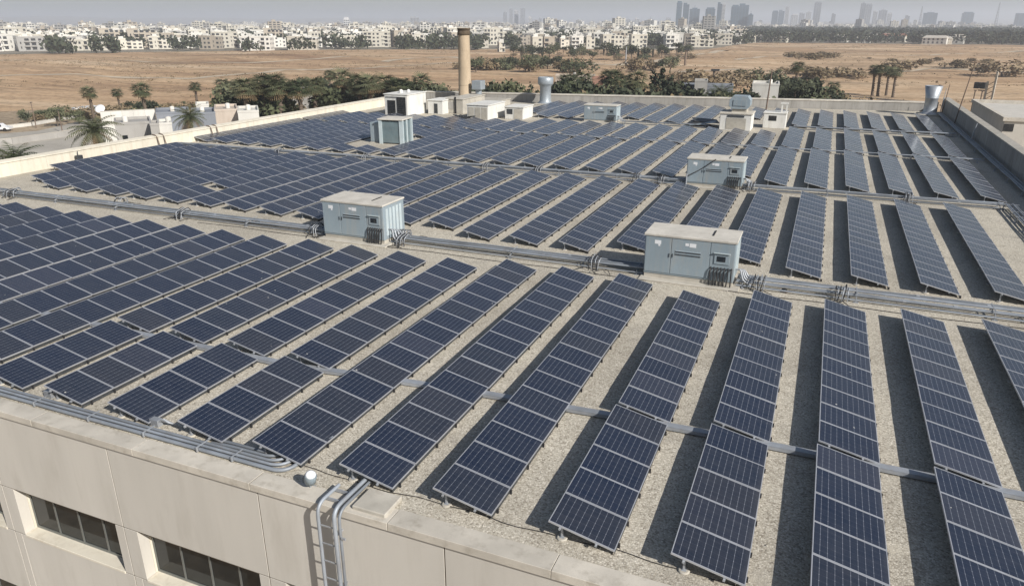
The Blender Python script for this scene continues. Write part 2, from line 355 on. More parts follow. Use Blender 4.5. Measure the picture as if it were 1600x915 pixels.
EXCL = [(-51.8,-29.7,72.6,80.5), (-51.8,-33.2,80.5,93.0), (-10.4,-3.2,75.0,84.5), (-38.0,-33.2,52.6,58.2), (-24.6,-18.6,74.6,80.0), (-8.6,-3.6,47.0,51.5),
        (-23.2,-17.6,27.6,31.5), (-6.9,-2.0,27.6,31.4), (-34.5,-33.4,34.6,35.2)]
def blocked(x0, x1, y0, y1):
    return any(x1 > a and x0 < b and y1 > c and y0 < d for a, b, c, d in EXCL)
BLOCKS = {  # key: (phrase, list of (low edge x, y start, number of panels), near?)
 'A': ('nearest block, at the front roof edge', [], 2), 'B': ('block behind the narrow cross tray', [], 2), 'C': ('block behind the main conduit run', [], 1),
 'D': ('block behind the second conduit run', [], 0), 'E': ('short block behind the far thin conduit', [], 0), 'F': ('farthest block, along the back parapet', [], 0)}
for n in range(-19, 5):
    x = -0.17 + 2.5*n - {-2:.22,-3:.17,-4:.2,-5:.14,-6:.12,-7:.1}.get(n, 0)
    if n <= -9: BLOCKS['A'][1].append((x, 11.8, 14))
    elif n <= -5: BLOCKS['A'][1].append((x, 11.77, 4)); BLOCKS['B'][1].append((x, 16.24, 10))
    elif n in (-4,-3,-2): BLOCKS['A'][1].append((x, 11.75, 15))
    else: BLOCKS['A'][1].append((x, 11.68, 5)); BLOCKS['B'][1].append((x+.03, 17.1, 10))
for n in range(0, 24): BLOCKS['C'][1].append((8.3-2.5*n, 31.0 + {22:1.05,23:4.21}.get(n,0), 15 - {22:1,23:4}.get(n,0)))
for n in range(0, 26):
    x = 10.6-2.44*n if n < 25 else -50.12
    BLOCKS['D'][1].append((x, 49.7, 14))
    if x < -7.5: BLOCKS['E'][1].append((x+.1*(n<25), 64.95, 9)); BLOCKS['F'][1].append((x+.15*(n<25), 77.9, 16))
    else: BLOCKS['E'][1].append((x+.1, 64.95, 12)); BLOCKS['F'][1].append((x+.15, 79.9, 14))
def in_frame(x, y, n, mx=0.0):
    for i in range(0, n+1):
        for dx in (0, -HX):
            px, py, dz = proj(x+dx, y+i*PITCH, ROOF+.2)
            if dz > 0 and -mx < px < 1600+mx and -mx < py < 915+mx: return True
    return False
for key, (phrase, rows, near) in BLOCKS.items():
    rows.sort(key=lambda r: -r[0]); seen = 0; out = 0
    for (x, y, n) in rows:
        if x - HX < X0 + 0.42 or x > X1 - 1.0: continue
        if not in_frame(x, y, n, 260): continue
        cells = [i for i in range(n) if not blocked(x-HX, x, y+i*PITCH, y+i*PITCH+PW) and y+(i+1)*PITCH < back_y(x)-1.0]
        if not cells: continue
        if in_frame(x, y, n): seen += 1; lab = f'solar row, {ordinal(seen)} from the right, in the {phrase}'
        else: out += 1; lab = f'solar row, {ordinal(out)} beyond the frame, in the {phrase}'
        row = thing('solar_row', lab, 'solar panels', (x, y, ROOF), 0, f'solar rows in the {phrase}')
        tj = random.gauss(0, R(0.35)); runs = []
        for i in cells:
            t = TILT + tj + random.gauss(0, R(0.16))
            p = link('panel', ME_GLASS if near else ME_FAR, row); p.location = (-HX, i*PITCH, HZ + random.gauss(0,.003)); p.rotation_euler = (random.gauss(0, R(.12)), t, 0)
            if near:
                link('frame', ME_FRAME, p)
            if runs and runs[-1][1] == i: runs[-1][1] = i+1
            else: runs.append([i, i+1])
        for a, b in runs:
            L = (b-a)*PITCH - .02
            for q in (0.26, 1.05):
                r = link('rail', rail_mesh(L), row, (-HX + q*math.cos(TILT), a*PITCH, HZ - q*math.sin(TILT) - .042)); r.rotation_euler = (0, TILT, 0)
            link('shade_strip', shade_strip_mesh(L), row, (-.012, a*PITCH, 0))  # dark strip standing in for shade below the panels, no real plate
            step = 2 if near else 3; ys = []
            k = a
            while k < b: ys.append(k*PITCH + .14); k += step
            ys.append(b*PITCH - .18)
            for yy in ys: link('leg', ME_LEG, row, (xl, yy, 0))
            if near == 2:
                for k in range(a, b+1): link('foot', ME_FOOT, row, (.02, min(max(k*PITCH-.01, a*PITCH+.3), b*PITCH-.3), 0))
            else:
                mm = MB()
                for k in range(a, b+1, 1 if near else 2): mm.box(-.015, k*PITCH-.04, 0, .05, k*PITCH+.02, ZLOW-.045)
                mm.build('feet', M['black'], row, kind='stuff')
# ---- END ROWS

# ================================================================== roof furniture
def rp(px, py, z=0.0): return gp(px, py, ROOF + z)
def on_y(px, py, Y):
    d = ray(px, py); t = Y / d[1]; return float(d[0]*t), float(d[2]*t + CAM_Z)
def bent(pts, rad=0.25, seg=5):
    """polyline with rounded corners"""
    pts = [Vector(p) for p in pts]; out = [pts[0]]
    for i in range(1, len(pts)-1):
        a = (pts[i-1]-pts[i]); b = (pts[i+1]-pts[i]); r = min(rad, a.length*.45, b.length*.45); a.normalize(); b.normalize()
        p0 = pts[i]+a*r; p1 = pts[i]+b*r
        for k in range(seg+1):
            t = k/seg; out.append(p0*(1-t)**2 + pts[i]*2*t*(1-t) + p1*t*t)
    out.append(pts[-1]); return out

def conduit_run(label, P, Q, n=6, width=0.62, z=0.20, r=0.048, every=4.3, extra=None, low=1, name='conduit_run'):
    """bundle of straight conduits from P to Q (x, y) on strut brackets"""
    P, Q = Vector((*P, 0)), Vector((*Q, 0)); d = Q-P; L = d.length; ang = math.atan2(d.y, d.x)
    t = thing(name, label, 'conduits', (P.x, P.y, ROOF), ang, 'galvanised conduit runs across the roof')
    for i in range(n):
        y = -width/2 + width*(i+.5)/n; rr = r*random.choice([.62,.72,.85,.95]); zz = z + rr + random.choice([0,0,.0,.05,.07]); pts = []
        k = max(2, int(L/2.1))
        for q in range(k+1): pts.append((L*q/k, y + random.gauss(0,.014), zz + random.gauss(0,.009)))
        m = MB(); m.tube(pts, rr, 8)
        o = m.build('pipe', M['pipe'], t)
        mm = MB()
        for q in range(1, int(L/6)+1):
            xx = q*6.0 + (i*1.7) % 4
            if xx < L-.2: mm.tube([(xx, y, zz), (xx+.12, y, zz)], rr*1.2, 8)
        if mm.v: mm.build('coupling', M['galv'], o, kind='stuff')
    for i in range(low):
        m = MB(); y = -width/2 - .07 - .1*i; m.tube([(0,y,.10),(L*.3,y+.01,.09),(L*.6,y-.01,.10),(L,y,.10)], .034, 6); m.build('lower_pipe', M['pipe'], t)
    k = max(1, int(L/every))
    for q in range(k+1):
        x = 0.25 + (L-.5)*q/max(1,k) + random.uniform(-.2,.2)*(0<q<k)
        m = MB(); h = width/2+.09
        m.box(x-.02,-h,z-.042,x+.02,h,z-.002); m.box(x-.02,-h+.001,0.02,x+.02,-h+.045,z-.044); m.box(x-.02,h-.045,0.02,x+.02,h-.001,z-.044)
        m.box(x-.09,-h-.06,0,x+.09,-h+.1,.02); m.box(x-.09,h-.1,0,x+.09,h+.06,.02)
        m.box(x-.018,-h+.02,z+r*2+.012,x+.018,h-.02,z+r*2+.03)
        m.build('bracket', M['galv'], t)
    for (x, side, seed) in (extra or []):
        riser(t, x, width, z, side, seed)
    return t
def riser(t, x, width, z, side, seed):
    """cluster of flexible conduits dropping from the run to the deck"""
    rnd = random.Random(seed); m = MB(); m2 = MB()
    for i in range(6):
        xx = x + (i-2.5)*.085; y0 = rnd.uniform(-.2,.2); ye = side*(width/2 + rnd.uniform(.15,.4))
        (m if i % 2 else m2).tube(bent([(xx,y0,z+.14),(xx+rnd.uniform(-.05,.05),y0+side*.12,z+.30+rnd.uniform(0,.08)),(xx,ye,z+.22),(xx+rnd.uniform(-.1,.1),ye+side*.04,.03)], .14), .020, 6)
    for i in range(4):
        a = rnd.uniform(-.5,.5); m2.tube(bent([(x+a,side*(width/2+.1),.05),(x+a+rnd.uniform(-.3,.3),side*(width/2+.3+rnd.random()*.3),.12),(x+a+rnd.uniform(-.4,.4),side*(width/2+.5+rnd.random()*.3),.03)],.15), .016, 5)
    m.build('flexible_conduit', M['galv'], t); m2.build('cable_loop', M['black'], t)

def line_y(x, a, b): return a[1] + (b[1]-a[1])*(x-a[0])/(b[0]-a[0])
MA, MBp = (-51, 29.0), (12, 29.35)
conduit_run('main conduit bundle from the left parapet to the left grey cabinet', (-50.9, 28.95), (-22.05, 29.2), n=6, width=.78, extra=[(6,-1,1),(14.0,1,2),(19.5,-1,9),(28.2,-1,3)])
conduit_run('main conduit bundle between the two nearest grey cabinets', (-18.45, 29.4), (-6.15, 29.4), n=6, width=.78, extra=[(.7,-1,4),(.35,1,14),(10.2,-1,5)])
conduit_run('main conduit bundle running right from the nearest grey cabinet', (-2.35, 29.4), (11.3, 29.4), n=6, width=.78, extra=[(.9,-1,6),(3.9,-1,7),(10.7,-1,8)])
SA, SB = (-50.9, 46.9), (12.0, 48.75)
conduit_run('second conduit bundle from the left parapet to the far grey cabinet', (-50.9, 47.0), (-7.75, 48.2), n=6, width=.66, z=.22, extra=[(11,-1,21),(19,-1,22),(29,-1,23),(33,-1,27),(40,-1,24),(41.6,-1,25)])
conduit_run('second conduit bundle right of the far grey cabinet towards the right parapet', (-4.15, 48.2), (10.2, 48.4), n=6, width=.66, z=.22, extra=[(.5,-1,26),(9.4,-1,27)])
conduit_run('conduit bundle bending forward along the right end of the rows', (10.5, 48.4), (10.5, 30.0), n=6, width=.62, z=.22, every=1.6, low=0)
conduit_run('conduit bundle along the foot of the right parapet', (12.15, 97.0), (12.15, 26.0), n=4, width=.5, z=.26, r=.065, low=0)
conduit_run('thin conduit pair crossing behind the fourth block of rows', (-31, 64.65), (11.5, 64.7), n=2, width=.2, z=.16, r=.04, low=0)
conduit_run('conduit bundle in front of the farthest rows at the right', (-2.6, 79.0), (11.6, 79.2), n=5, width=.6, z=.22, r=.06)
conduit_run('conduit bundle in front of the farthest rows by the far cabinet', (-19.4, 76.4), (-10.6, 76.6), n=3, width=.3, z=.2, r=.045)
# flat cross tray under the front rows
t = thing('cable_tray', 'flat galvanised cable tray passing under the front rows', 'cable tray', (0,0,ROOF))
pts = [(-44,16.08),(-30,16.08),(-14,16.1),(-11.5,16.4),(-8.5,16.7),(-4,16.95),(-1,17.04),(12.0,17.06)]
for i in range(len(pts)-1):
    (xa,ya),(xb,yb) = pts[i],pts[i+1]; n = max(1, round((xb-xa)/2.6))
    for k in range(n):
        p = Vector((xa+(xb-xa)*k/n, ya+(yb-ya)*k/n, 0)); q = Vector((xa+(xb-xa)*(k+1)/n, ya+(yb-ya)*(k+1)/n, 0)); l = (q-p).length
        m = MB(); m.box(.004,-.13,.035,l-.004,.13,.06); m.box(.004,-.13,.0605,l-.004,-.115,.115); m.box(.004,.115,.0605,l-.004,.13,.115); m.box(.01,-.11,.116,l-.01,.11,.128); m.box(.2,-.16,0,.28,.16,.034)
        m.tube([(0,.2,.03),(l/2,.21,.03),(l,.2,.03)], .022, 6)
        o = m.build('tray_length', M['galv'], t, (p.x,p.y,random.uniform(-.004,.004))); o.rotation_euler = (0,0,math.atan2(q.y-p.y,q.x-p.x))

# ---- cabinets
def cabinet(label, x, y, w, d, h, scale=1.0, detailed=True):
    t = thing('inverter_cabinet', label, 'cabinet', (x, y, ROOF), 0, 'grey-blue inverter cabinets on the roof')
    m = MB(); m.cbox(-.12,-.42,0,w+.28,d+.1,.06,.015); m.build('pad', M['concrete'], t)
    m = MB(); m.box(.03,.03,.06,w-.03,d-.03,.22); m.build('plinth', M['concrete'], t)
    m = MB(); m.cbox(0,0,.221,w,d,h-.08,.012); m.build('body', M['cabinet'], t)
    m = MB(); m.cbox(-.04,-.06,h-.079,w+.04,d+.04,h,.012); m.box(-.03,-.05,h-.10,w+.03,-.035,h-.0795); tp = m.build('top', M['cabtop'], t)
    if detailed: m = MB(); m.box(w*.72,d*.3,h+.001,w*.735,d*.75,h+.03); m.build('seam', M['black'], tp)
    xs = [0.02, w*.30, w*.73, w-.02]
    for i in range(3):
        a, b = xs[i]+.012, xs[i+1]-.012; zb = .30 if i < 2 else .78
        m = MB(); m.cbox(a, -.028, zb, b, -.001, h-.13, .008); dr = m.build('door', M['cabinet'], t)
        if i < 2:
            m = MB(); hx = b-.06 if i == 0 else a+.05; m.box(hx,-.055,h*.52,hx+.022,-.0285,h*.52+.16); m.build('handle', M['black'], dr)
            m = MB(); cx = a+(b-a)*(.48 if i == 0 else .55); m.box(cx-.13,-.034,h-.42,cx+.13,-.0285,h-.26); m.box(cx+.02,-.034,h-.50,cx+.10,-.0285,h-.425) if i == 0 else m.box(cx-.3,-.034,h-.38,cx-.16,-.0285,h-.27); m.build('sticker', M['sticker'], dr)
        if i == 1:
            for k in range(4):
                m = MB(); z = h-.60-.055*k; m.add([(a+.16,-.029,z),(b-.35,-.029,z),(b-.35,-.05,z-.03),(a+.16,-.05,z-.03),(a+.16,-.029,z-.035),(b-.35,-.029,z-.035)],[(0,3,2,1),(3,0,4),(1,2,5),(3,4,5,2)]); m.build('louvre', M['slat'] if k%2 else M['cabinet'], dr)
        if i == 2:
            cx = (a+b)/2; m = MB(); m.cbox(cx-.30,-.06,.95,cx+.30,-.029,1.42,.008); hd = m.build('meter_housing', M['cabinet'], t)
            m = MB(); m.box(cx-.20,-.068,1.06,cx+.14,-.0605,1.28); m.build('display', M['screen'], hd)
            m = MB(); m.box(cx-.32,-.12,1.40,cx+.32,-.061,1.425); m.build('hood', M['paleblue'], hd)
            for k in range(7):
                xx = a+.06+(b-a-.12)*k/6; m = MB(); m.tube(bent([(xx,-.01,.80),(xx,-.10,.72),(xx+random.uniform(-.02,.02),-.12,.40),(xx+random.uniform(-.03,.03),-.16,.075)],.08), .030, 6); m.build('cable', M['black'], t)
    for k in range(5):
        m = MB(); m.box(w+.0005, d*.12+k*d*.16, .4, w+.02, d*.12+k*d*.16+d*.10, h-.25); m.build('side_rib', M['paleblue'], t)
    for k in range(4):
        m = MB(); yy = d*.2+k*.16; m.tube(bent([(w+.02,yy,.7-.05*k),(w+.22+.05*k,yy,.72-.05*k),(w+.35+.06*k,yy-.1,.30),(w+.7+.05*k,yy-.1,.12+.05*k)],.14), .035, 6); m.build('flexible_conduit', M['galv'], t)
    return t
cabinet('large grey-blue cabinet on a pale pad, nearest of all', -6.08, 28.75, 3.62, 1.75, 1.93)
cabinet('grey-blue cabinet with bright ribbed side left of centre', -22.0, 28.55, 3.45, 1.9, 1.95)
cabinet('grey-blue cabinet beyond the second conduit run, black cable to a post beside it', -7.7, 47.75, 3.5, 1.8, 1.85)
xx, yy = rp(912,190); cabinet('small far grey-blue cabinet in front of the back parapet', xx, yy, 3.55, 1.7, 1.8, detailed=False)
# post beside the far cabinet with its slanting black cable
xx, yy = rp(1071,296)
t = thing('steel_post', 'short steel post left of the far grey-blue cabinet', 'post', (xx, yy, ROOF))
m = MB(); m.tube([(0,0,0),(0,0,1.0)], .045, 8); m.box(-.1,-.1,0,.1,.1,.02); m.build('pole', M['galv'], t)
m = MB(); m.tube([(0,.02,.85),(.9,.9,1.3),(1.6,1.0,1.87)], .03, 6); m.build('cable', M['black'], t)

# ---- glazed kiosk
xx, yy = rp(595,224)
t = thing('glazed_kiosk', 'small pale-blue glazed kiosk with flat roof among the left rows', 'kiosk', (xx, yy-.2, ROOF), R(6))
KW, KD, KH = 2.25, 2.0, 2.05
m = MB(); m.cbox(-.08,-.08,KH,KW+.08,KD+.08,KH+.12,.02); m.build('roof', M['cabtop'], t)
for (x, y, w) in ((0,0,.30),(KW-.30,0,.36),(0,KD-.2,.2),(KW-.1,KD-.22,.2),(KW-.12,.9,.14)):
    m = MB(); m.box(x,y,0,x+w,y+.2,KH-.001); m.build('post', M['paleblue'], t)
M['teal'] = worn('teal_glass', (0.15,0.20,0.215), 0.12, 0, 0.2, spec=0.6)
m = MB(); m.box(.31,.08,.1,KW-.31,.10,KH-.1); m.build('pane', M['teal'], t)
m = MB(); m.box(KW-.06,.22,.1,KW-.04,.88,KH-.1); m.build('pane', M['teal'], t)
m = MB(); m.box(KW-.06,1.06,.1,KW-.04,KD-.24,KH-.1); m.build('pane', M['teal'], t)
m = MB(); m.box(.21,KD-.08,.1,KW-.12,KD-.06,KH-.1); m.build('pane', M['teal'], t)
m = MB(); m.box(.05,.22,.1,.07,KD-.22,KH-.1); m.build('pane', M['teal'], t)
m = MB(); m.box(.3,.2,.0,KW-.3,KD-.3,.5); m.build('bench', M['slat'], t)
t2 = thing('meter_cabinet', 'plain grey cabinet standing left of the glazed kiosk', 'cabinet', (xx-1.1, yy+.1, ROOF), R(6))
m = MB(); m.cbox(0,0,.06,1.0,1.2,1.75,.02); m.build('body', M['cabinet'], t2); m = MB(); m.box(.05,-.02,.15,.95,-.001,1.65); m.build('door', M['cabinet'], t2); m = MB(); m.box(-.05,-.05,0,1.05,1.25,.06); m.build('pad', M['concrete'], t2)

# ---- white penthouse and the low plant blocks
def hut(label, px0, px1, pyb, h, d, mat, name='plant_block', cat='roof block', rim=.0, rz=0.0, xoff=0):
    x0, y0 = rp(px0, pyb); x1, _ = rp(px1, pyb); w = x1-x0
    t = thing(name, label, cat, (x0, y0, ROOF), rz)
    m = MB(); m.cbox(0,0,0,w,d,h,.03); m.build('wall', mat, t)
    m = MB(); m.cbox(-.08,-.08,h+.002,w+.08,d+.08,h+.11,.02); m.build('roof_slab', mat, t)
    return t, w
t, w = hut('white rooftop hut with two dark louvred doorways', 602, 646, 181, 2.35, 4.3, M['white'], 'rooftop_hut', 'hut')
for (a, b, z) in ((.14,.48,1.75),(.55,.93,2.1)):
    m = MB(); m.box(w*a,-.05,.0,w*b,-.002,z); dr = m.build('door', M['dark'], t)
    for k in range(9): m = MB(); z0 = .08+k*(z-.2)/9; m.box(w*a+.04,-.075,z0,w*b-.04,-.052,z0+.05); m.build('louvre', M['slat'], dr)
m = MB(); m.box(w*.1,-.12,2.16,w*.95,-.003,2.22); m.build('canopy', M['white'], t)
m = MB(); m.lathe([(.22,2.46),(.22,2.75),(.05,2.85)], w*.45, 1.5, 12); m.build('roof_vent', M['white'], t)
m = MB(); m.lathe([(.2,2.46),(.2,2.7),(.05,2.8)], w*.6, 2.4, 12); m.build('roof_vent', M['white'], t)
t, w = hut('low white block with a dark opening right of the white hut', 669, 697, 178, 1.5, 3.0, M['white'])
m = MB(); m.box(w*.42,-.02,.1,w*.66,-.002,1.2); m.build('opening', M['slat'], t)
t, w = hut('low grey weathered block in front of the tall chimney', 698, 729, 177, 1.6, 6.0, M['concrete'])
m = MB(); m.box(w*.05,-.02,.5,w*.45,-.002,1.3); m.build('panel', M['greyparapet'], t); m = MB(); m.box(w*.5,-.1,0,w*.6,-.002,1.9); m.build('standpipe', M['black'], t)
t, w = hut('wide pale block with flat dusty top before the grey vent stack', 730, 769, 187, 1.55, 4.6, M['white'])
for k in range(3): m = MB(); m.box(w*(.06+.31*k),-.025,.12,w*(.33+.31*k),-.002,1.35); m.build('panel', M['concrete'], t)
t, w = hut('small pale block with a dark grille, rightmost of the white blocks', 789, 822, 186, 1.25, 3.0, M['white'])
m = MB(); m.box(w*.1,-.02,.55,w*.42,-.002,1.1); m.build('grille', M['slat'], t); m = MB(); m.box(w*.5,-.03,.1,w*.95,-.002,1.1); m.build('panel', M['concrete'], t)
t, w = hut('long low grey plinth at the foot of the chimney', 690, 800, 163, .7, 3.0, M['concrete'])
# clutter between
xx, yy = rp(718,188); m = MB()
for k in range(9): m.tube(bent([(random.uniform(-1.6,1.8),random.uniform(0,1),.08),(random.uniform(-1.6,1.8),random.uniform(0,1),.5),(random.uniform(-1.6,1.8),random.uniform(0,1),.1)],.2), .05, 6)
tag(m.build('pipe_heap', M['slat'], None, (xx,yy,ROOF)), 'tangle of dark pipes before the weathered blocks', 'pipes')

# ---- chimney and vents
xx, yy = rp(727,160)
t = thing('chimney', 'tall tan concrete chimney with sooty rim', 'chimney', (xx, yy, ROOF))
m = MB(); m.lathe([(.98,0),(.98,.4),(.86,.45),(.80,4.5),(.74,8.45)], 0,0,24); m.build('shaft', M['chim'], t)
m = MB(); m.lathe([(.78,8.45),(.86,8.5),(.86,8.75),(.80,8.8),(.80,9.1),(.86,9.12),(.86,9.3),(.62,9.3),(.60,8.7)],0,0,24); m.build('rim', M['soot'], t)
for z in (2.2,4.4,6.6): m = MB(); r = .86-.12*z/8.4; m.lathe([(r+.012,z),(r+.02,z+.03),(r+.02,z+.09),(r+.012,z+.12)],0,0,24); m.build('band', M['chim'], t)
def vent(label, px, pyb, prof, mat, name='vent_stack'):
    x, y = rp(px, pyb); t = thing(name, label, 'vent', (x,y,ROOF)); R0 = prof[0][0]
    m = MB(); m.cbox(-R0-.25,-R0-.25,0,R0+.25,R0+.25,.16,.02); m.build('curb', M['concrete'], t)
    m = MB(); m.lathe([(r,z+.161) for r,z in prof],0,0,22); m.build('stack', mat, t)
    return t
vg = worn('grey_vent', (0.34,0.38,0.41), 0.45, 0.3, 0.12, 2, (0.25,0.22,0.2), 0.3)
t = vent('grey vent stack with square head beside the chimney', 748, 161, [(.42,0),(.42,1.55)], vg); m = MB(); m.cbox(-.68,-.68,1.72,.68,.68,2.85,.05); m.build('head', vg, t)
t = vent('pale grey round vent with wide collar before the back parapet', 852, 163, [(.95,0),(.84,.12),(.72,.35),(.72,2.1),(.95,2.35)], vg); m = MB(); m.lathe([(.95,2.52),(1.0,2.6),(1.0,3.35),(.93,3.4),(.85,3.4),(.85,2.9)],0,0,22); m.build('head', vg, t)
steel = worn('bright_steel', (0.42,0.45,0.48), 0.45, 0.45, 0.12, 2)
x_, y_ = rp(1453,176)
t = vent('shiny flared steel vent near the right back corner', 1451, 180, [(.95,0),(.80,.1),(.66,.3),(.66,1.7),(.70,1.72),(.70,1.8),(.68,1.85),(.92,3.1),(.88,3.1),(.6,1.9)], steel)
# poles
def pole(label, px, pyb, pyt, lean=0.0, r=.05, mat=None, parts=()):
    x, y = rp(px, pyb); _, zt = on_y(px, pyt, y); h = zt-ROOF; x = min(x, 12.5)
    t = thing('roof_pole', label, 'pole', (x,y,ROOF)); m = MB(); m.tube([(0,0,0),(lean*.5,0,h*.5),(lean,0,h)], [r*1.15,r,r*.7], 8); m.build('shaft', mat or M['galv'], t)
    m = MB(); m.cbox(-.16,-.16,0,.16,.16,.05,.01); m.build('base_plate', M['galv'], t)
    return t, h
t, h = pole('tall thin leaning pole beside the right parapet', 1493, 197, 96, .75, .055, M['rust']); m = MB(); m.box(.62,-.06,h-.12,.88,.06,h); m.build('cap', M['rust'], t)
pole('tall thick tan pole behind the far air-handling box', 1197, 172, 108, .15, .085, M['rust'])
pole('short rusty pole left of the leaning pole', 1476, 180, 131, .25, .05, M['rust'])
pole('thin grey pole just right of the short rusty pole', 1481, 178, 138, .2, .04, M['galv'])
pole('short pale post standing at the right parapet conduits', 1515, 224, 192, .25, .05, M['galv'])
# air handling units
x0, y0 = rp(1123,203); t = thing('air_handling_unit', 'pale air-handling box with rounded ventilator on top', 'air unit', (x0,y0,ROOF))
m = MB(); m.cbox(0,0,0,3.0,2.6,1.55,.04); m.build('body', M['white'], t)
m = MB(); m.cbox(-.08,-.08,1.551,3.08,2.68,1.72,.03); m.build('top', M['coping'], t)
m = MB(); m.box(.62,-.03,.15,2.5,-.002,1.2); m.build('access_panel', M['concrete'], t)
m = MB(); m.box(.7,-.05,1.3,2.3,-.003,1.46); m.build('grille', M['slat'], t)
m = MB(); m.box(1.0,.5,1.721,2.4,2.1,2.05); m.build('neck', M['concrete'], t)
m = MB()
prof = [(-.75,0),(.75,0),(.98,.30),(.98,.85),(.70,1.2),(-.70,1.2),(-.98,.85),(-.98,.30)]
m.add([(1.7+a,.35,2.051+b) for a,b in prof]+[(1.7+a,2.2,2.051+b) for a,b in prof], [tuple(range(8)),tuple(range(15,7,-1))]+[(i,i+8,(i+1)%8+8,(i+1)%8) for i in range(8)])
m.build('ventilator', M['cabinet'], t)
m = MB(); m.box(1.1,.29,2.35,2.3,.345,2.9); m.build('ventilator_door', M['cabinet'], t)
x0, y0 = rp(1191,200); t = thing('air_intake_box', 'small pale box with square dark opening and raised corner', 'air unit', (x0,y0,ROOF))
m = MB(); m.cbox(0,0,0,2.15,1.8,1.45,.03); m.build('body', M['white'], t); m = MB(); m.box(.5,-.02,.75,1.25,-.002,1.25); m.build('opening', M['dark'], t)
m = MB(); m.cbox(-.06,-.06,1.451,2.2,1.86,1.56,.02); m.build('top', M['white'], t)
m = MB(); m.box(1.55,.6,1.561,1.7,.8,2.35); m.box(2.0,.6,1.561,2.15,.8,2.35); m.box(1.45,.55,2.351,2.2,.85,2.5); m.build('arch', M['white'], t)
# collapsed dark panels by the air unit
x0, y0 = rp(1078,199); m = MB(); 
t = thing('loose_panel_stack', 'stack of loose dark panels left of the air-handling box', 'solar panels', (x0,y0,ROOF), R(8))
for k in range(3):
    m = MB(); m.cbox(0,0,-.02,2.6,1.5,.02,.008); o = m.build('panel', M['slat'] if k else M['cabinet'], t, (.25*k-.1,.35*k,.22+.16*k)); o.rotation_euler = (R(4*k),R(-7+6*k),R(7*k))
m = MB(); m.box(.3,.3,0,.5,1.4,.17); m.box(1.9,.3,0,2.1,1.4,.17); m.build('bearer', M['rust'], t)
# small things by the front edge
x0, y0 = rp(487,762); t = thing('floodlight', 'small grey floodlight with white top at the front roof edge', 'lamp', (x0,y0,ROOF), R(20))
m = MB(); m.tube([(-.02,0,0),(-.02,0,.16)], .02, 6); m.box(-.11,-.08,0,.07,.08,.015); m.build('bracket', M['galv'], t)
t.scale = (1.15,1.15,1.15); m = MB(); m.lathe([(.05,0),(.115,.03),(.125,.20),(.11,.24)],0,0,14); o = m.build('housing', M['cabinet'], t, (-.02,0,.14)); o.rotation_euler = (R(18),R(14),0)
m = MB(); m.lathe([(.10,.241),(.10,.262),(.07,.272)],0,0,14); m.build('lens_cap', M['sticker'], o)
x0, y0 = rp(592,792); m = MB(); m.cbox(-.5,-.3,0,.35,.42,.11,.02); o = m.build('paving_slab', M['concrete'], None, (x0,y0,ROOF+.004)); tag(o, 'square concrete slab at the front edge beside the pipe ladder', 'slab')
# front conduits bending under a row
t = thing('front_conduits', 'row of zinc conduits along the front edge, bending under a solar row', 'conduits', (0,0,ROOF))
for i in range(5):
    y = 11.40 + .125*i; xe = -10.55 - .19*i; m = MB(); z = .10 if i != 0 else .075
    pts = bent([(-33,y,z),(-24,y+.01,z),(-18,y,z),(xe,y,z),(xe+.12,13.1,.10)], .42, 8)
    if i >= 3: pts = bent([(-12.4-.25*i,y,z-.05),(-12.0-.2*i,y,z),(xe,y,z),(xe+.12,13.1,.10)], .42, 8)
    m.tube(pts, .040 if i != 0 else .05, 10); m.build('pipe', M['pipe'], t)
for x in (-28,-24.5,-21.2,-19.1,-17.0,-15.0,-13.2,-12.1):
    m = MB(); m.box(x-.02,11.32,.03,x+.02,11.74,.055); m.box(x-.02,11.32,.056,x+.02,11.345,.165); m.box(x-.02,11.346,.152,x+.02,11.72,.165); m.build('clamp', M['galv'], t)
for x in (-19.25,-15.2):
    m = MB(); m.box(x-.14,11.85,0,x+.14,12.02,.20); b = m.build('junction_box', M['galv'], t)
    m = MB()
    for k in range(4): m.tube(bent([(x+.15,11.9+.03*k,.15),(x+.30+.04*k,11.92,.28-.03*k),(x+.40+.05*k,12.1,.05)],.1), .016, 6)
    m.build('flexible_conduit', M['galv'], b)
# pipe ladder over the front edge
xl_, _ = on_y(507,850,Y0-.14); xr_, _ = on_y(531,850,Y0-.14)
t = thing('pipe_ladder', 'pair of conduits with rungs climbing the front wall onto the roof', 'conduits', (0,0,ROOF))
yf = Y0-.25
m = MB(); m.tube(bent([(xl_,yf,-9),(xl_,yf,.16),(xl_+.02,Y0+.55,.16)],.3,8), .042, 10); m.build('pipe', M['pipe'], t)
m = MB(); m.tube(bent([(xr_,yf,-9),(xr_,yf,.14),(xr_+.02,12.6,.14)],.3,8), .050, 10); m.build('pipe', M['pipe'], t)
m = MB(); m.tube(bent([(xr_+.11,yf+.03,-9),(xr_+.11,yf+.03,.10),(xr_+.12,12.6,.10)],.3,8), .035, 8); m.build('pipe', M['pipe'], t)
for k in range(18):
    z = -.35-.48*k; m = MB(); m.box(xl_+.046,yf-.012,z-.012,xr_-.063,yf+.012,z+.012); m.build('rung', M['galv'], t)
for k in range(6):
    z = -.55-1.45*k; m = MB(); m.box(xr_-.02,yf+.06,z-.02,xr_+.02,Y0-.001,z+.02); m.box(xr_+.15,yf-.02,z-.025,xr_+.26,yf+.01,z+.025); m.build('wall_clamp', M['galv'], t)
for y in (Y0+.12, Y0+.45):
    m = MB(); m.box(xl_-.02,y-.02,.052,xr_-.07,y+.02,.112); m.build('cross_bar', M['galv'], t)
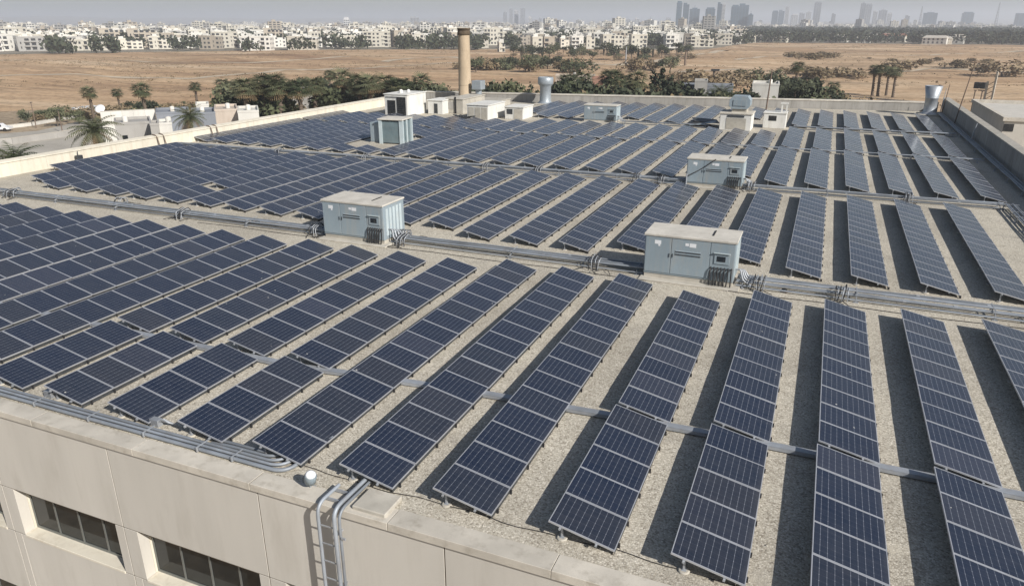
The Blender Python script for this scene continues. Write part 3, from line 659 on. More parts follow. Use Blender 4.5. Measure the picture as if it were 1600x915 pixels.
# thin cables on the gravel
m = MB(); pts = [(x, 11.83+.04*math.sin(x*1.7)+.03*math.sin(x*4.1), .012) for x in np.arange(-12.5, 8, .35)]; m.tube(pts, .011, 5)
tag(m.build('ground_cable', M['black'], None, (0,0,ROOF)), 'thin black cable lying along the near ends of the rows', 'cable')
m = MB(); pts = [(x, 28.35+.05*math.sin(x*1.1), .014) for x in np.arange(-30, 11, .5)]; m.tube(pts, .016, 5)
tag(m.build('ground_cable', M['black'], None, (0,0,ROOF)), 'thin black cable lying in front of the main conduits', 'cable')
for i,(px,py) in enumerate(((1225,455),(820,420))):
    x, y = rp(px,py); t = thing('roof_drain', ['round roof drain in front of the main conduits at the right','round roof drain in front of the main conduits at the centre'][i], 'drain', (x,y,ROOF))
    m = MB(); m.lathe([(.17,0.0),(.17,.02),(.15,.025)],0,0,16); m.build('flange', M['rust'], t)
    m = MB(); m.lathe([(.11,.026),(.10,.09),(.05,.12)],0,0,12); m.build('dome_grate', M['slat'], t)
rq = random.Random(77)
m = MB()
for k in range(420):
    x, y = rq.uniform(-22,11), 11.5+rq.random()**1.6*36; sz = rq.uniform(.015,.045); a = rq.uniform(0,3)
    m.add([(x+sz*math.cos(a+q*1.57)*rq.uniform(.7,1.3), y+sz*math.sin(a+q*1.57)*rq.uniform(.7,1.3), 0) for q in range(4)]+[(x,y,sz*.8)],[(0,1,4),(1,2,4),(2,3,4),(3,0,4)])
o = m.build('loose_stones', M['concrete'], None, (0,0,ROOF)); o['kind'] = 'stuff'; tag(o, 'loose larger stones scattered over the roof gravel', 'stones')
# bits on the left parapet
for i,(px,py) in enumerate(((252,225),(308,208),(590,160))):
    x, y = X0+.45, gp(px,py,ROOF+.4)[1]; m = MB()
    for q in (0,.7): m.tube([(-.5,q,1.15),(-.15,q,1.1),(.0,q,.95),(.22,q,.05)], .045, 6)
    tag(m.build('wall_pipes', M['rust'], None, (x+.06,y,ROOF)), ['pair of rusty pipes over the left parapet, nearest','pair of rusty pipes over the left parapet, by the second conduit run','pair of thin pipes over the left parapet near the white hut'][i], 'pipes')
x, y = X0+.45, gp(148,255,ROOF+.2)[1]; m = MB(); m.cbox(0,0,.1,.3,.5,.62,.03); m.tube(bent([(.1,.25,.62),(.1,.25,.8),(-.02,.35,.9)],.1),.03,6); tag(m.build('wall_box', M['slat'], None, (x+.05,y,ROOF)), 'small black box fixed to the left parapet', 'box')
# ---- END ROOF

# ================================================================== the land
from mathutils import noise as mn
def earth(name, stops, scale=0.05, dark=(0.12,0.09,0.06), amt=0.5, stretch=(1,1,1), rot=0.0):
    t = NT(name); p = t.world(stretch, rot)
    n1 = t.noise(p, scale, 8, 0.62); n2 = t.noise(p, scale*9, 6, 0.7); n3 = t.noise(p, scale*2.3, 7, 0.7)
    c = t.ramp(n1, stops)
    c = t.mix(t.math('MULTIPLY', t.ramp(n3, [(0.50,(0,0,0)),(0.70,(1,1,1))]), amt), c, dark)
    c = t.mix(1.0, c, t.ramp(n2, [(0.3,(0.66,0.64,0.62)),(0.5,(0.97,0.96,0.95)),(0.7,(1.16,1.14,1.12))]), 'MULTIPLY')
    n4 = t.noise(t.world((0.6,1,1), rot), scale*34, 5, 0.75); c = t.mix(1.0, c, t.ramp(n4, [(0.36,(0.62,0.59,0.56)),(0.5,(1,1,1)),(0.7,(1.12,1.1,1.08))]), 'MULTIPLY')
    t.bump(n2, 0.6, 0.3)
    return t.set(c, 0.97, 0, 0.1)
M['earth'] = earth('dry_earth', [(0.3,(0.27,0.22,0.16)),(0.5,(0.34,0.27,0.19)),(0.7,(0.40,0.33,0.24))], 0.03, (0.13,0.12,0.08), 0.55)
M['sand'] = earth('ochre_field', [(0.32,(0.25,0.165,0.105)),(0.44,(0.415,0.285,0.175)),(0.55,(0.495,0.36,0.23)),(0.68,(0.60,0.475,0.335))], 0.020, (0.17,0.125,0.085), 0.85, (0.22,1.0,1), -R(23))
M['yard'] = worn('yard_concrete', (0.40,0.37,0.32), 0.95, 0, 0.2, 0.12, (0.22,0.2,0.16), 0.5, fine=4)
M['townground'] = earth('town_ground', [(0.3,(0.16,0.155,0.13)),(0.5,(0.24,0.22,0.18)),(0.7,(0.33,0.30,0.25))], 0.02, (0.06,0.075,0.045), 0.6)

def sheet(name, mat, pts, z):
    m = MB(); m.add([(x,y,z) for x,y in pts], [tuple(range(len(pts)))]); o = m.build(name, mat); o['kind'] = 'structure'; return o
BIG = 14000.0
m = MB(); m.add([(-BIG,-BIG,0),(BIG,-BIG,0),(BIG,BIG,0),(-BIG,BIG,0)],[(0,1,2,3)]); g = m.build('ground', M['earth']); g['kind'] = 'structure'
# bearing/distance frame about the viewpoint's ground position
def at_dist(px, D, py=HOR_Y):
    d = ray(px, py); h = math.hypot(d[0], d[1]); return float(d[0]/h*D), float(d[1]/h*D)
def top_z(px, py, D):
    d = ray(px, py); h = math.hypot(d[0], d[1]); return CAM_Z + d[2]/h*D
# rolling ochre field between the tree belt and the town
def field_h(x, y, D, e):
    v = mn.fractal(Vector((x*.011, y*.017, 0)), 1.0, 2.1, 4)*1.7 + mn.noise(Vector((x*.05, y*.05, 3)))*.35
    return max(0.0, (v + 0.9))*e
def sstep(a, b, x): t = max(0, min(1, (x-a)/(b-a))); return t*t*(3-2*t)
def field_lim(px): return 226 - 58*sstep(240, 400, px), 640 + 250*sstep(1090, 1200, px)
nx, ny = 190, 84; vs = []; fs = []
for j in range(ny+1):
    for i in range(nx+1):
        px = -420 + 2440*i/nx; a, b = field_lim(px); D = a + (b-a)*(j/ny)**1.25; x, y = at_dist(px, D)
        e = min(1, (D-a)/60, (b-D)/60, i/6, (nx-i)/6); vs.append((x, y, 0.03 + field_h(x, y, D, max(0,e))))
for j in range(ny):
    for i in range(nx): a = j*(nx+1)+i; fs.append((a, a+1, a+nx+2, a+nx+1))
m = MB(); m.add(vs, fs, 0, True); o = m.build('field', M['sand']); o['kind'] = 'structure'
def field_z(x, y):
    D = math.hypot(x, y); px = proj(x, y, CAM_Z)[0]; a, b = field_lim(px)
    if not a < D < b: return 0.0
    e = max(0, min(1, (D-a)/60, (b-D)/60)); return 0.03 + field_h(x, y, D, e)
# pale dirt tracks over the field
M['track'] = worn('dirt_track', (0.50,0.42,0.31), 0.97, 0, 0.2, 0.1, (0.3,0.22,0.15), 0.5, fine=3)
def track(pix, w):
    pts = []
    for (a, b), (c, d) in zip(pix[:-1], pix[1:]):
        for k in range(14): pts.append(gp(a+(c-a)*k/14, b+(d-b)*k/14))
    vs = []; fs = []
    for i, (x, y) in enumerate(pts):
        x2, y2 = pts[min(i+1, len(pts)-1)]; x1, y1 = pts[max(i-1, 0)]; l = math.hypot(x2-x1, y2-y1); nx_, ny_ = -(y2-y1)/l, (x2-x1)/l; ww = w*(1+.25*math.sin(i*.7))
        for q in (-1, 0, 1): vs.append((x+nx_*ww*q, y+ny_*ww*q, field_z(x+nx_*ww*q, y+ny_*ww*q)+.10))
    for i in range(len(pts)-1):
        for q in range(2): a = i*3+q; fs.append((a, a+1, a+4, a+3))
    m = MB(); m.add(vs, fs, 0, True); m.build('dirt_track', M['track'])['kind'] = 'structure'
track([(-60,128),(120,122),(300,126),(480,112),(640,103),(730,100)], 2.2)
track([(600,98),(700,92),(760,97),(860,108),(960,107),(1040,96),(1140,80)], 3.0)
track([(1060,118),(1160,112),(1300,118),(1450,110),(1640,116)], 2.2)
track([(1150,98),(1280,86),(1420,90),(1640,80)], 2.0)
track([(-60,100),(150,96),(380,100),(560,92)], 1.8)
# town ground beyond
def ring(name, mat, pxa, pxb, Da, Db, z, n=24):
    a = [at_dist(pxa+(pxb-pxa)*i/n, Da) for i in range(n+1)]; b = [at_dist(pxb+(pxa-pxb)*i/n, Db) for i in range(n+1)]
    return sheet(name, mat, a+b, z)
a = [at_dist(-500+2600*i/60, field_lim(-500+2600*i/60)[1]-6) for i in range(61)]; b = [at_dist(2100-2600*i/60, 7800) for i in range(61)]
sheet('town_ground', M['townground'], a+b, 0.06)
# yards by the building
sheet('yard', M['yard'], [gp(-160,222), gp(60,205), gp(170,180), gp(262,182), gp(330,200), gp(420,210), (-54,95), (-54,20), gp(-260,330)], 0.08)
sheet('road', M['yard'], [gp(820,150), gp(1100,150), gp(1340,150), gp(1480,163), gp(1700,172), gp(1700,182), gp(1300,160), gp(820,158)], 0.09)
# far low hills
m = MB(); prev = None; hv = []; hf = []
for i in range(81):
    px = -300 + 2200*i/80
    if px < 700: base = 52
    else: base = max(16, 52 - (px-700)*.06)
    hh = base + 26*mn.fractal(Vector((px*.006, 5, 0)), 1, 2, 5)
    for k, (D, z) in enumerate(((7600,-2),(9300,hh*.75),(11500,hh*1.25+14),(12800,-2))):
        x, y = at_dist(px, D); hv.append((x,y,max(z,-2)))
for i in range(80):
    for k in range(3): a = i*4+k; hf.append((a,a+4,a+5,a+1))
m.add(hv, hf, 0, True); o = m.build('hills', M['earth']); o['kind'] = 'structure'

# ------------------------------------------------------------------ plants
def leaf_mat(name, stops, dry=(0.16,0.13,0.06), dryamt=0.2):
    t = NT(name); oi = t.n('ShaderNodeObjectInfo'); p = t.world(); n1 = t.noise(p, 1.3, 4); n2 = t.noise(p, 0.35, 2)
    f = t.math('ADD', t.math('MULTIPLY', oi.outputs['Random'], 0.5), t.math('MULTIPLY', n1, 0.5))
    c = t.ramp(f, stops); c = t.mix(t.math('MULTIPLY', t.ramp(n2, [(0.5,(0,0,0)),(0.7,(1,1,1))]), dryamt), c, dry)
    return t.set(c, 0.75, 0, 0.2)
M['leaf'] = leaf_mat('foliage', [(0.2,(0.052,0.062,0.032)),(0.5,(0.088,0.098,0.052)),(0.8,(0.145,0.148,0.088))])
M['darkleaf'] = leaf_mat('dark_foliage', [(0.2,(0.030,0.038,0.023)),(0.5,(0.050,0.060,0.036)),(0.8,(0.080,0.090,0.055))], dryamt=0.1)
M['dryleaf'] = leaf_mat('dry_scrub', [(0.2,(0.13,0.10,0.06)),(0.5,(0.19,0.145,0.085)),(0.8,(0.26,0.20,0.13))])
M['palmleaf'] = leaf_mat('palm_fronds', [(0.2,(0.045,0.058,0.028)),(0.5,(0.075,0.088,0.045)),(0.8,(0.12,0.125,0.07))], (0.20,0.155,0.08), 0.35)
M['deadfrond'] = leaf_mat('dead_fronds', [(0.2,(0.12,0.085,0.045)),(0.8,(0.22,0.16,0.09))])
M['bark'] = worn('bark', (0.13,0.10,0.075), 0.95, 0, 0.3, 3, fine=20)
def rvec(rnd):
    while True:
        v = Vector((rnd.uniform(-1,1),rnd.uniform(-1,1),rnd.uniform(-1,1)))
        if .05 < v.length < 1: return v.normalized()
def leaf_card(m, p, s, rnd, mat=0):
    a = rvec(rnd); b = a.cross(rvec(rnd)).normalized(); a = a*s; b = b*s*rnd.uniform(.45,.8)
    m.add([p-a-b*.3, p-b, p+a+b*.2, p+b], [(0,1,2,3)], mat)
def crown_mesh(seed, kind):
    rnd = random.Random(seed); m = MB()
    if kind == 'round':
        lobes = [(Vector((rnd.uniform(-.30,.30),rnd.uniform(-.30,.30),rnd.uniform(.42,.82))), rnd.uniform(.15,.27)) for _ in range(rnd.randint(8,11))]
        n = 620; s = .050
    elif kind == 'cypress':
        lobes = [(Vector((rnd.uniform(-.02,.02),rnd.uniform(-.02,.02),.12+.8*k/9)), .115*math.sin(math.pi*(.16+.80*k/9))**.8) for k in range(10)]; n = 520; s = .032
    elif kind == 'shrub':
        lobes = [(Vector((rnd.uniform(-.6,.6),rnd.uniform(-.6,.6),rnd.uniform(.2,.55))), rnd.uniform(.25,.42)) for _ in range(9)]; n = 520; s = .075
    else:   # pine: flat-topped, open
        lobes = [(Vector((rnd.uniform(-.36,.36),rnd.uniform(-.36,.36),rnd.uniform(.62,.9))), rnd.uniform(.11,.2)) for _ in range(10)]; n = 560; s = .048
    wt = [r*r for _, r in lobes]
    for _ in range(n):
        c, r = rnd.choices(lobes, wt)[0]; d = rvec(rnd); q = c + Vector((d.x, d.y, d.z*.85))*r*(rnd.random()**.45)*rnd.uniform(.85,1.15)
        if q.z < .03: q.z = .03
        leaf_card(m, q, s*rnd.uniform(.6,1.3), rnd)
    return m, lobes
def trunk_mesh(seed, kind, lobes):
    rnd = random.Random(seed+99); m = MB(); h = {'round':.5,'cypress':.5,'shrub':.25,'pine':.7}[kind]
    m.tube([(0,0,-.02),(rnd.uniform(-.03,.03),rnd.uniform(-.03,.03),h*.5),(rnd.uniform(-.04,.04),rnd.uniform(-.04,.04),h)], [.034,.026,.018], 6)
    for c, r in lobes[:5]: m.tube([(0,0,h*.55),(c.x*.5,c.y*.5,(h*.6+c.z)*.5),tuple(c)], [.016,.011,.005], 5)
    return m
def palm_meshes(seed, date=False):
    rnd = random.Random(seed); tr = MB(); fr = MB(); de = MB()
    H = 1.0; bx, by = rnd.uniform(-.05,.05), rnd.uniform(-.05,.05)
    r0 = .032 if not date else .045
    tr.tube([(0,0,-.02),(bx*.3,by*.3,.1),(bx*.6,by*.6,.45),(bx,by,.80)], [r0*1.35,r0,r0*.85,r0*.8], 8)
    for k in range(10): z = .08+.07*k; tr.lathe([(r0*.9,z),(r0*1.12,z+.015),(r0*.85,z+.03)], bx*z, by*z, 8)
    nf = 40 if date else 30
    for k in range(nf):
        a = 2*math.pi*(k*.618 % 1) ; u = k/nf; el = R(78 - 100*u) + rnd.uniform(-.12,.12) if date else R(80-115*u)+rnd.uniform(-.15,.15)
        L = (.36 if date else .20)*rnd.uniform(.85,1.1); p = Vector((bx,by,.80+.01*(1-u))); pts = [p.copy()]; e = el
        for q in range(6):
            p = p + Vector((math.cos(a)*math.cos(e), math.sin(a)*math.cos(e), math.sin(e)))*L/6; e -= (.24 if date else .20); pts.append(p.copy())
        tgt = fr if u < .82 else de
        side = Vector((-math.sin(a), math.cos(a), 0))
        tgt.tube(pts, [.006,.005,.004,.003,.002,.002,.001], 3, caps=False)
        if date:
            for q in range(1,7):
                for w in (0,.5):
                    c = pts[q-1].lerp(pts[q], w); dd = (pts[q]-pts[q-1]).normalized(); ll = .085*math.sin(math.pi*min(.96,(q+w)/7))+.02
                    for sgn in (-1,1):
                        tip = c + side*sgn*ll*.75 + dd*ll*.6 - Vector((0,0,ll*.35)); tgt.add([c-dd*.006, c+dd*.010, tip],[(0,1,2)])
        else:
            c = pts[3]; dd = (pts[4]-pts[2]).normalized()
            for g in range(-5,6):
                an = g*.26; tip = c + (dd*math.cos(an) + side*math.sin(an))*L*.58 - Vector((0,0,abs(g)*.006+.02)); w = (dd*math.sin(an)*-1+side*math.cos(an))*.012
                tgt.add([c-w*.4, c+w*.4, tip+w*.4-dd*.0, tip-w*.4],[(0,1,2,3)])
    if not date:
        for k in range(46):
            a = rnd.uniform(0,6.28); z = rnd.uniform(.66,.80); de.add([(bx+r0*math.cos(a),by+r0*math.sin(a),z),(bx+(r0+.012)*math.cos(a+.4),by+(r0+.012)*math.sin(a+.4),z),(bx+(r0+.04)*math.cos(a+.2),by+(r0+.04)*math.sin(a+.2),z-.10)],[(0,1,2)])
    else:
        for k in range(24):
            a = rnd.uniform(0,6.28); z = .79; c = Vector((bx,by,z)); de.add([c+Vector((math.cos(a+.1),math.sin(a+.1),0))*r0, c+Vector((math.cos(a-.1),math.sin(a-.1),0))*r0, c+Vector((math.cos(a)*.13,math.sin(a)*.13,-.20*rnd.uniform(.6,1.1)))],[(0,1,2)])
    return tr.mesh('trunk', M['bark']), fr.mesh('crown', M['palmleaf']), de.mesh('dead_fronds', M['deadfrond'])
TREES = {}
for kind in ('round','cypress','shrub','pine'):
    TREES[kind] = []
    for k in range(5):
        cm, lb = crown_mesh(k*7+hash(kind) % 5 if False else k*7+len(kind), kind)
        mats = {'round':'leaf','cypress':'darkleaf','shrub':'leaf','pine':'darkleaf'}[kind]
        TREES[kind].append((trunk_mesh(k*7, kind, lb).mesh('trunk', M['bark']), cm.mesh('crown', M[mats])))
        if k in (1,3) and kind == 'round': TREES[kind][-1][1].materials[0] = M['darkleaf']
        if k in (2,4) and kind == 'shrub': TREES[kind][-1][1].materials[0] = M['dryleaf']
TREES['dry'] = [TREES['shrub'][2], TREES['shrub'][4]]
TREES['palm'] = [palm_meshes(k+3) for k in range(4)]
TREES['date'] = [palm_meshes(k+30, True) for k in range(3)]
NAMES = {'round':'broadleaf_tree','cypress':'cypress_tree','shrub':'shrub','dry':'dry_shrub','pine':'pine_tree','palm':'fan_palm','date':'date_palm'}
CATS = {'round':'tree','cypress':'tree','shrub':'shrub','dry':'shrub','pine':'tree','palm':'palm','date':'palm'}
rt = random.Random(11)
def plant(kind, x, y, h, label, group=None, wide=1.0, var=None, z=None):
    v = rt.randrange(len(TREES[kind])) if var is None else var; ms = TREES[kind][v]
    t = thing(NAMES[kind], label, CATS[kind], (x,y,field_z(x,y)-.05 if z is None else z), rt.uniform(0,6.28), group); t.scale = (h*wide,h*wide,h)
    for n_, me in zip(('trunk','crown','dead_fronds'), ms): link(n_, me, t)
    return t
def plant_px(kind, px, ytop, D, label, group=None, wide=1.0, var=None):
    x, y = at_dist(px, D, ytop); gz = field_z(x, y); h = max(1.2, top_z(px, ytop, D) - gz); 
    if kind in ('palm','date'): h /= .93 if kind == 'palm' else 1.02
    return plant(kind, x, y, h, label, group, wide, var, gz-.05)
# palms one can pick out
for (k, px, yt, D, lab) in (
 ('date',146,179,106,'big date palm with arching fronds close behind the left parapet'),
 ('date',8,224,92,'date palm cut by the left edge of the picture'),
 ('palm',138,136,190,'fan palm above the white dish left of the yard'),
 ('palm',183,139,205,'small fan palm second from the left on the field edge'),
 ('palm',222,130,178,'fan palm with long bare trunk behind the white wall'),
 ('palm',303,129,205,'fan palm standing alone before the pale field track'),
 ('palm',345,123,190,'tall fan palm behind the beige house roof'),
 ('palm',352,127,193,'fan palm touching the tall palm behind the beige house'),
 ('date',292,166,128,'grey-green date palm in front of the dark-windowed house'),
 ('palm',406,118,152,'fan palm at the left end of the tree belt'),
 ('palm',428,115,156,'fan palm over the left part of the tree belt'),
 ('palm',437,122,150,'lower fan palm in the left part of the tree belt'),
 ('palm',513,110,215,'fan palm above the cypress row'),
 ('palm',536,110,160,'fan palm with tilted crown right of the cypress row'),
 ('palm',556,117,154,'fan palm in the middle of the tree belt'),
 ('palm',578,118,152,'fan palm left of the white hut, farther one'),
 ('palm',600,117,155,'fan palm left of the white hut, nearer one'),
 ('palm',660,117,165,'dense fan palm just right of the white hut'),
 ('palm',950,110,175,'fan palm with brown skirt behind the back parapet, left one'),
 ('palm',962,112,172,'fan palm with brown skirt behind the back parapet, middle one'),
 ('palm',975,118,176,'fan palm with brown skirt behind the back parapet, right one'),
 ('cypress',1024,97,172,'tall narrow tree behind the back parapet'),
 ('cypress',1037,94,170,'tallest narrow tree behind the back parapet'),
 ('cypress',1049,106,168,'third narrow tree behind the back parapet'),
 ('palm',1248,97,235,'dark fan palm before the right half of the field'),
 ('palm',1273,124,205,'small fan palm among the shrubs right of the tan pole'),
 ('palm',1302,128,195,'low fan palm at the end of the right shrubs'),
 ('palm',1371,102,252,'leftmost of the four palms clustered in the right field'),
 ('palm',1380,101,250,'second of the four palms clustered in the right field'),
 ('palm',1392,106,254,'third of the four palms clustered in the right field'),
 ('palm',1403,107,248,'rightmost of the four palms clustered in the right field'),
 ('palm',378,122,150,'fan palm above the left end of the belt by the cream house'),
 ('palm',468,124,150,'fan palm before the cypress row'),
 ('palm',490,121,156,'second fan palm before the cypress row'),
 ('palm',622,122,152,'fan palm right behind the white hut'),
 ('palm',888,116,160,'fan palm right of the collared vent'),
 ('palm',905,112,165,'taller fan palm right of the collared vent'),
 ('palm',1000,112,165,'fan palm left of the tall narrow trees'),
 ('date',1128,132,150,'date palm hiding the low houses left of the air unit'),
 ):
    plant_px(k, px, yt, D, lab, 'palms around the roof', 1.3 if k == 'palm' else 1.0)
# tree belt beyond the left parapet
belt = []
for i in range(104):
    px = 352 + (695-352)*(i+rt.random())/104; D = rt.uniform(150, 215)
    yt = rt.uniform(126,147) - 6*math.sin((px-360)/330*3.1) ; kind = rt.choice(['round','round','round','pine','shrub','cypress','dry'])
    if 447 < px < 500 and D < 185: continue
    if kind in ('shrub','dry'): yt += 16
    if kind == 'cypress': yt -= 4
    belt.append((px, kind, yt, D))
for i in range(14): belt.append((456+rt.random()*48, 'cypress', rt.uniform(114,124), rt.uniform(205,235)))
belt.sort()
for i, (px, kind, yt, D) in enumerate(belt):
    what = {'round':'bushy tree','pine':'dark open tree','shrub':'low bush','dry':'dry bush','cypress':'slim cypress'}[kind]
    plant_px(kind, px, yt, D, f'{what}, {ordinal(i+1)} from the left in the belt behind the left parapet', 'tree belt behind the left parapet', 1.15 if kind != 'round' else 1.25)
# hedges and bushes
def hedge(pxa, pxb, n, yt, D, kinds, lab, group, dz=4, wide=1.0, dd=14):
    for i in range(n):
        px = pxa + (pxb-pxa)*(i+rt.random())/n; k = rt.choice(kinds); d = D + rt.uniform(-dd,dd)
        plant_px(k, px, yt + rt.uniform(-dz,dz), d, f'{lab}, {ordinal(i+1)} from its left end', group, wide)
hedge(28, 130, 10, 171, 198, ['dry','shrub','round'], 'bush in the dry hedge along the left yard', 'hedge along the left yard', 4)
hedge(60, 345, 22, 163, 205, ['shrub','dry','round','shrub'], 'green bush on the near field edge behind the yard', 'bushes on the near field edge', 6, 1.3, 8)
hedge(165, 335, 17, 157, 200, ['shrub','round','dry'], 'bush in the dark hedge behind the white wall', 'hedge behind the white wall', 5, 1.2)
hedge(30, 92, 7, 232, 97, ['shrub'], 'bright green bush at the foot of the left parapet', 'bushes at the foot of the left parapet', 3, .8, 6)
hedge(200, 222, 2, 213, 112, ['shrub'], 'dark bush before the grey house', 'bushes before the grey house', 2, .7, 3)
hedge(742, 850, 14, 140, 140, ['shrub','dry','round'], 'low bush behind the back parapet left of the collared vent', 'low bushes left of the collared vent', 5, 1.2)
hedge(866, 1330, 34, 146, 150, ['shrub','dry','round','shrub'], 'low bush in the strip behind the back parapet', 'low bushes behind the back parapet', 6, 1.1, 12)
hedge(758, 830, 10, 126, 150, ['round','round','cypress','dry'], 'tree right of the grey vent stack', 'trees right of the grey vent stack', 8)
hedge(872, 1060, 16, 128, 152, ['round','round','pine','dry'], 'leafy tree close behind the back parapet centre', 'leafy trees behind the back parapet', 8, 1.2, 10)
hedge(866, 945, 9, 127, 160, ['round','dry','pine'], 'tree between the collared vent and the palms', 'trees between collared vent and palms', 9)
hedge(985, 1062, 9, 126, 165, ['round','dry','cypress'], 'tree behind the back parapet around the narrow trees', 'trees around the narrow trees', 11)
hedge(1064, 1180, 9, 142, 158, ['round','dry','pine','shrub'], 'tree or bush behind the far air unit', 'greenery behind the far air unit', 8)
hedge(1205, 1262, 10, 121, 180, ['pine','round'], 'dark tree right of the tan pole', 'dark trees right of the tan pole', 5)
hedge(1262, 1335, 9, 140, 172, ['dry','round'], 'bush at the right end of the far greenery', 'bushes right of the tan pole', 6)
hedge(722, 905, 26, 88, 345, ['shrub','round','dry'], 'bush in the green strip beyond the chimney field', 'green strip beyond the chimney', 4, 1.3, 30)
hedge(800, 1080, 36, 71, 480, ['round','pine','round','cypress'], 'tree in front of the pale apartment blocks', 'trees before the apartment blocks', 6, 1.1, 40)
hedge(800, 1090, 26, 82, 480, ['shrub','shrub','dry'], 'bush under the trees before the apartment blocks', 'bushes before the apartment blocks', 3, 1.3, 40)
hedge(985, 1060, 4, 90, 330, ['round','dry'], 'tree on the sandy slope in the middle distance', 'trees on the sandy slope', 7, 1.1, 40)
hedge(1055, 1200, 12, 106, 300, ['dry','dry','dry','shrub'], 'scrub clump on the slope right of centre', 'scrub on the slope right of centre', 5, 1.5, 45)
hedge(1235, 1330, 8, 101, 330, ['dry'], 'scrub clump in the right field, near', 'near scrub in the right field', 2, 1.8, 40)
hedge(1235, 1310, 6, 79, 500, ['dry'], 'scrub clump in the right field, far', 'far scrub in the right field', 1, 1.8, 50)
hedge(1340, 1580, 9, 88, 440, ['dry'], 'scrub clump in the middle of the right field', 'middle scrub in the right field', 1.5, 1.8, 70)
# fine dry scrub scattered over the field
rs = random.Random(5); m = MB()
for _ in range(6500):
    px = rs.uniform(-150,1750); a, b = field_lim(px); D = a+20 + (b-a-30)*rs.random()**.8; x, y = at_dist(px, D)
    if mn.noise(Vector((x*.012,y*.02,9))) < -.02: continue
    z = field_z(x,y); s = rs.uniform(.2,.7)
    for _k in range(7): leaf_card(m, Vector((x+rs.gauss(0,s),y+rs.gauss(0,s),z+abs(rs.gauss(0,s*.35)))), s*.45, rs)
o = m.build('field_scrub', M['dryleaf']); o['kind'] = 'stuff'; tag(o, 'dry low scrub scattered over the ochre field', 'scrub')

# ------------------------------------------------------------------ houses round the yard
M['hwhite'] = worn('house_white', (0.62,0.60,0.55), 0.9, 0, 0.12, 0.25, (0.33,0.29,0.23), 0.4, 0.06, True, fine=6)
M['hgrey'] = worn('house_grey', (0.36,0.345,0.32), 0.9, 0, 0.14, 0.25, (0.2,0.18,0.15), 0.4, 0.06, True, fine=6)
M['hbeige'] = worn('house_beige', (0.50,0.43,0.36), 0.9, 0, 0.12, 0.25, (0.28,0.22,0.17), 0.4, 0.06, True, fine=6)
M['hblue'] = worn('house_bluegrey', (0.22,0.235,0.26), 0.8, 0, 0.14, 0.25, (0.14,0.13,0.12), 0.4, 0.05, True, fine=6)
def house(label, pl, pr, yt, D, depth, mat, wins=(), rz=None, roofkit=True, name='house'):
    """flat-roofed house whose near wall spans photo columns pl..pr at distance D; wins: (u0,u1,v0,v1) fractions of the wall"""
    xa, ya = at_dist(pl, D, yt); xb, yb = at_dist(pr, D, yt); w = math.hypot(xb-xa, yb-ya); h = top_z((pl+pr)/2, yt, D)
    t = thing(name, label, 'house', (xa,ya,0.05), math.atan2(yb-ya, xb-xa) + (rz or 0))
    m = MB(); m.box(0,0,0,w,depth,h-.35); m.build('wall', mat, t)
    m = MB()
    m.box(-.05,-.05,h-.349,w+.05,.2,h); m.box(-.05,depth-.2,h-.349,w+.05,depth+.05,h); m.box(-.05,.201,h-.349,.2,depth-.201,h); m.box(w-.2,.201,h-.349,w+.05,depth-.201,h)
    m.build('roof_rim', mat, t)
    for (u0,u1,v0,v1) in wins:
        m = MB(); m.box(w*u0-.1,-.05,h*v0-.1,w*u1+.1,-.002,h*v1+.1); wd = m.build('window', mat, t)
        m = MB(); m.box(w*u0,-.07,h*v0,w*u1,-.051,h*v1); m.build('pane', M['glass'], wd)
    if roofkit:
        rr = random.Random(int(pl*7)); 
        m = MB(); m.lathe([(.4,h-.34),(.4,h+.5),(.1,h+.6)], w*rr.uniform(.2,.8), depth*.5, 10); m.build('water_tank', M['hwhite'], t)
    return t
house('small white cube house with one dark window by the left parapet', 247, 268, 192, 122, 5, M['hwhite'], [(.25,.8,.45,.75)])
house('grey flat-roofed house with a wide window beside the white cube', 178, 236, 191, 126, 7, M['hgrey'], [(.16,.30,.45,.72),(.62,.92,.35,.62)])
house('grey-tinted lean-to between the two pale houses', 234, 248, 193, 121, 4, M['hgrey'], [(.5,.75,.4,.55)], roofkit=False)
house('blue-grey house behind the white cube house', 243, 296, 175, 146, 8, M['hblue'], [(.08,.3,.3,.6)])
house('grey house with a broad dark window under the tall palm', 299, 336, 176, 136, 8, M['hblue'], [(.6,.97,.08,.36)])
house('small white roof room above the grey house', 306, 326, 163, 147, 5, M['hwhite'], [(.5,.9,.55,.75)], roofkit=False)
house('pinkish-beige house with stained wall behind the left parapet', 335, 371, 171, 137, 9, M['hbeige'], [(.28,.36,.3,.5),(.55,.62,.35,.5)])
house('cream house with small windows at the end of the house row', 371, 404, 173, 134, 8, M['hwhite'], [(.15,.3,.25,.5),(.5,.6,.3,.7),(.72,.88,.3,.6)])
house('weathered grey house with flat roof inside the tree belt', 456, 490, 141, 178, 9, M['hgrey'], [(.1,.4,.2,.45)])
house('long pale roof glimpsed behind the belt near the hut', 555, 585, 143, 185, 6, M['hwhite'], [(.1,.9,.4,.6)], roofkit=False)
house('reddish-brown low house right of the collared vent', 925, 952, 122, 190, 6, worn('house_red', (0.33,0.19,0.14), 0.9, 0, 0.2, .3, obj_var=0), [(.2,.5,.3,.6)], roofkit=False)
house('pale low house left of the reddish house', 868, 930, 118, 205, 6, M['hbeige'], [(.1,.25,.3,.6),(.6,.75,.3,.6)])
house('grey house with dark gable among palms behind the air unit', 1086, 1106, 126, 175, 6, M['hgrey'], [(.3,.7,.5,.8)], roofkit=False)
house('long low shed with grey roof behind the parapet palms', 1066, 1146, 133, 182, 6, M['hblue'], [(.3,.6,.3,.6)], roofkit=False)
house('bright white house with stained wall right of the air unit', 1176, 1218, 131, 163, 8, M['hwhite'], [(.2,.3,.5,.7),(.6,.7,.5,.7)])
